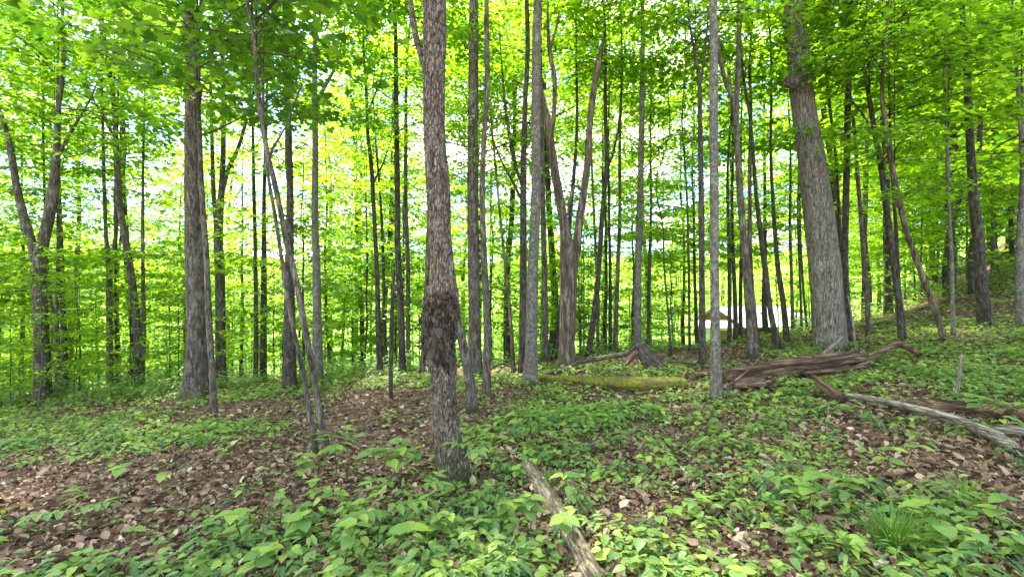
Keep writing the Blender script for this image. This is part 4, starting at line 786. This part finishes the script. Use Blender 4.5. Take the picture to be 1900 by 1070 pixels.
KINDS = ['paired', 'three', 'ash']; LOOK = {'paired': 'seedling with paired oval leaves', 'three': 'plant with broad leaves in threes', 'ash': 'seedling with feathered narrow leaflets'}
PLANS = {k: [] for k in KINDS}; gp = np.random.default_rng(77)
for k in KINDS:
    for _ in range(6):
        pl, pth = seedling_plan(k, .30, .115, gp); PLANS[k].append((pl, stem_mesh(np.vstack([[0, 0, -.03], pth[1:]]), .0035)))
tb, sb_, lg = gpt(846, 892), gpt(605, 855), (gpt(975, 872), gpt(1095, 1075))
def where(x, y):
    p = Vector((x, y)); a, b = lg[0].xy, lg[1].xy; t = max(0, min(1, (p - a).dot(b - a) / (b - a).length_squared)); dl = (p - (a + (b - a) * t)).length
    if (p - tb.xy).length < .75: return 'crowding the foot of the scarred tree'
    if dl < .5: return 'leaning over the foreground log'
    if (p - sb_.xy).length < .8: return 'round the foot of the leaning sapling pair'
    if x < -.5 and y < 3.4: return 'in the near litter, left of the scarred tree'
    if x < -.5: return 'sprouting from bare brown litter behind the near herbs'
    if y < 3.6: return 'in the herb carpet right of the foreground log'
    return 'on the slope between foreground log and rotten log'
def seedling(x, y, kind, sc, g):
    pl, stm = PLANS[kind][g.integers(6)]; w = where(x, y); o = empty('seedling', (x, y, gz(x, y)), g.uniform(0, 6.28)); o.scale = (sc, sc, sc * g.uniform(.5, .95))
    tag(o, LOOK[kind] + ' ' + w, 'plant', LOOK[kind].split(' with ')[-1] + ' ' + w); link('stem', stm, o)
    for (mi, p, az, pt, rl_, sz) in pl:
        l = link('leaf', LEAF[mi], o); f = frames(np.array([az]), np.array([pt]), np.array([rl_]))[0]
        m4 = Matrix(f.tolist()).to_4x4(); m4.translation = Vector(p); l.matrix_basis = m4 @ Matrix.Diagonal((sz, sz, sz, 1))
logd = lambda x, y: abs((Vector((x, y)) - lg[0].xy).cross((lg[1].xy - lg[0].xy).normalized()))
spots = []; gs = np.random.default_rng(9)
for (px_, py_, kd) in [(590, 880, 'ash'), (625, 880, 'ash'), (560, 905, 'paired'), (770, 880, 'paired'), (745, 905, 'paired'), (780, 940, 'ash'), (905, 905, 'ash'), (735, 900, 'paired'), (700, 905, 'three'), (870, 840, 'three'), (940, 960, 'paired'), (985, 990, 'paired'), (1075, 960, 'paired'), (1040, 1010, 'three'),
                       (640, 1060, 'paired'), (740, 1050, 'three'), (560, 1010, 'paired'), (700, 1010, 'ash'), (450, 1030, 'three'), (470, 1060, 'paired'), (300, 930, 'three'), (245, 925, 'three'), (120, 1000, 'ash'), (1480, 910, 'paired'), (1500, 960, 'three'), (1640, 900, 'three'), (1680, 880, 'three'), (1840, 1000, 'three'), (1780, 1040, 'three'), (1520, 720, 'paired'), (1470, 735, 'ash'), (1800, 770, 'three'), (1830, 790, 'paired')]:
    p = gpt(px_, py_); spots.append((p.x, p.y)); seedling(p.x, p.y, kd, gs.uniform(.9, 1.3), gs)
tries = 0
while len(spots) < 185 and tries < 9000:
    tries += 1; y = 1.75 * (6.2 / 1.75) ** gs.random(); x = gs.uniform(-1.15, 1.15) * (y + .2)
    if gs.random() > float(cover(np.array(x), np.array(y))) or any((x - a) ** 2 + (y - b) ** 2 < .15 ** 2 for a, b in spots): continue
    if ((Vector((x, y)) - tb.xy).length < .34) or (abs(x - tb.x) < .22 and 0 < tb.y - y < .7) or (logd(x, y) < .075 and y < lg[0].y + .1): continue
    spots.append((x, y)); seedling(x, y, KINDS[int(gs.choice(3, p=[.55, .25, .2]))], gs.uniform(.42, .9), gs)
def tuft(px_, py_, n, ln, label, seed):
    g = np.random.default_rng(seed); p = gpt(px_, py_); mb = MB()
    for k in range(n):
        a = g.uniform(0, 6.28); l = ln * g.uniform(.6, 1.1); out = g.uniform(.25, .9); w = .004; b = np.array([g.normal(0, .03), g.normal(0, .03), -.01]); side = np.array([-math.sin(a), math.cos(a), 0]) * w
        v = []
        for t in (0, .3, .6, .85, 1):
            c = b + l * np.array([math.cos(a) * out * t ** 1.4, math.sin(a) * out * t ** 1.4, t * (1 - .55 * out * t)]); ww = (1 - t ** 3) ; v += [c - side * ww, c + side * ww]
        mb.add(v, None, [(2 * i, 2 * i + 1, 2 * i + 3, 2 * i + 2) for i in range(4)], float(np.clip(g.normal(.5, .2), 0, 1)))
    tag(link('grass_tuft', mb.mesh('grass_tuft', M['grass']), None, p), label, 'grass tuft')
tuft(1655, 1030, 170, .34, 'dense dark green sedge tuft with fine arching blades among broad leaves', 1)
tuft(1790, 945, 70, .30, 'thin loose grass tuft growing behind the dense sedge tuft', 2)
tuft(1500, 1015, 40, .22, 'small sparse grass tuft left of the dense sedge tuft', 3)
tuft(1015, 905, 36, .2, 'small grass tuft at the upper end of the foreground log', 4)
tuft(372, 830, 60, .25, 'wispy grass tuft on litter behind the thin twigs', 5)
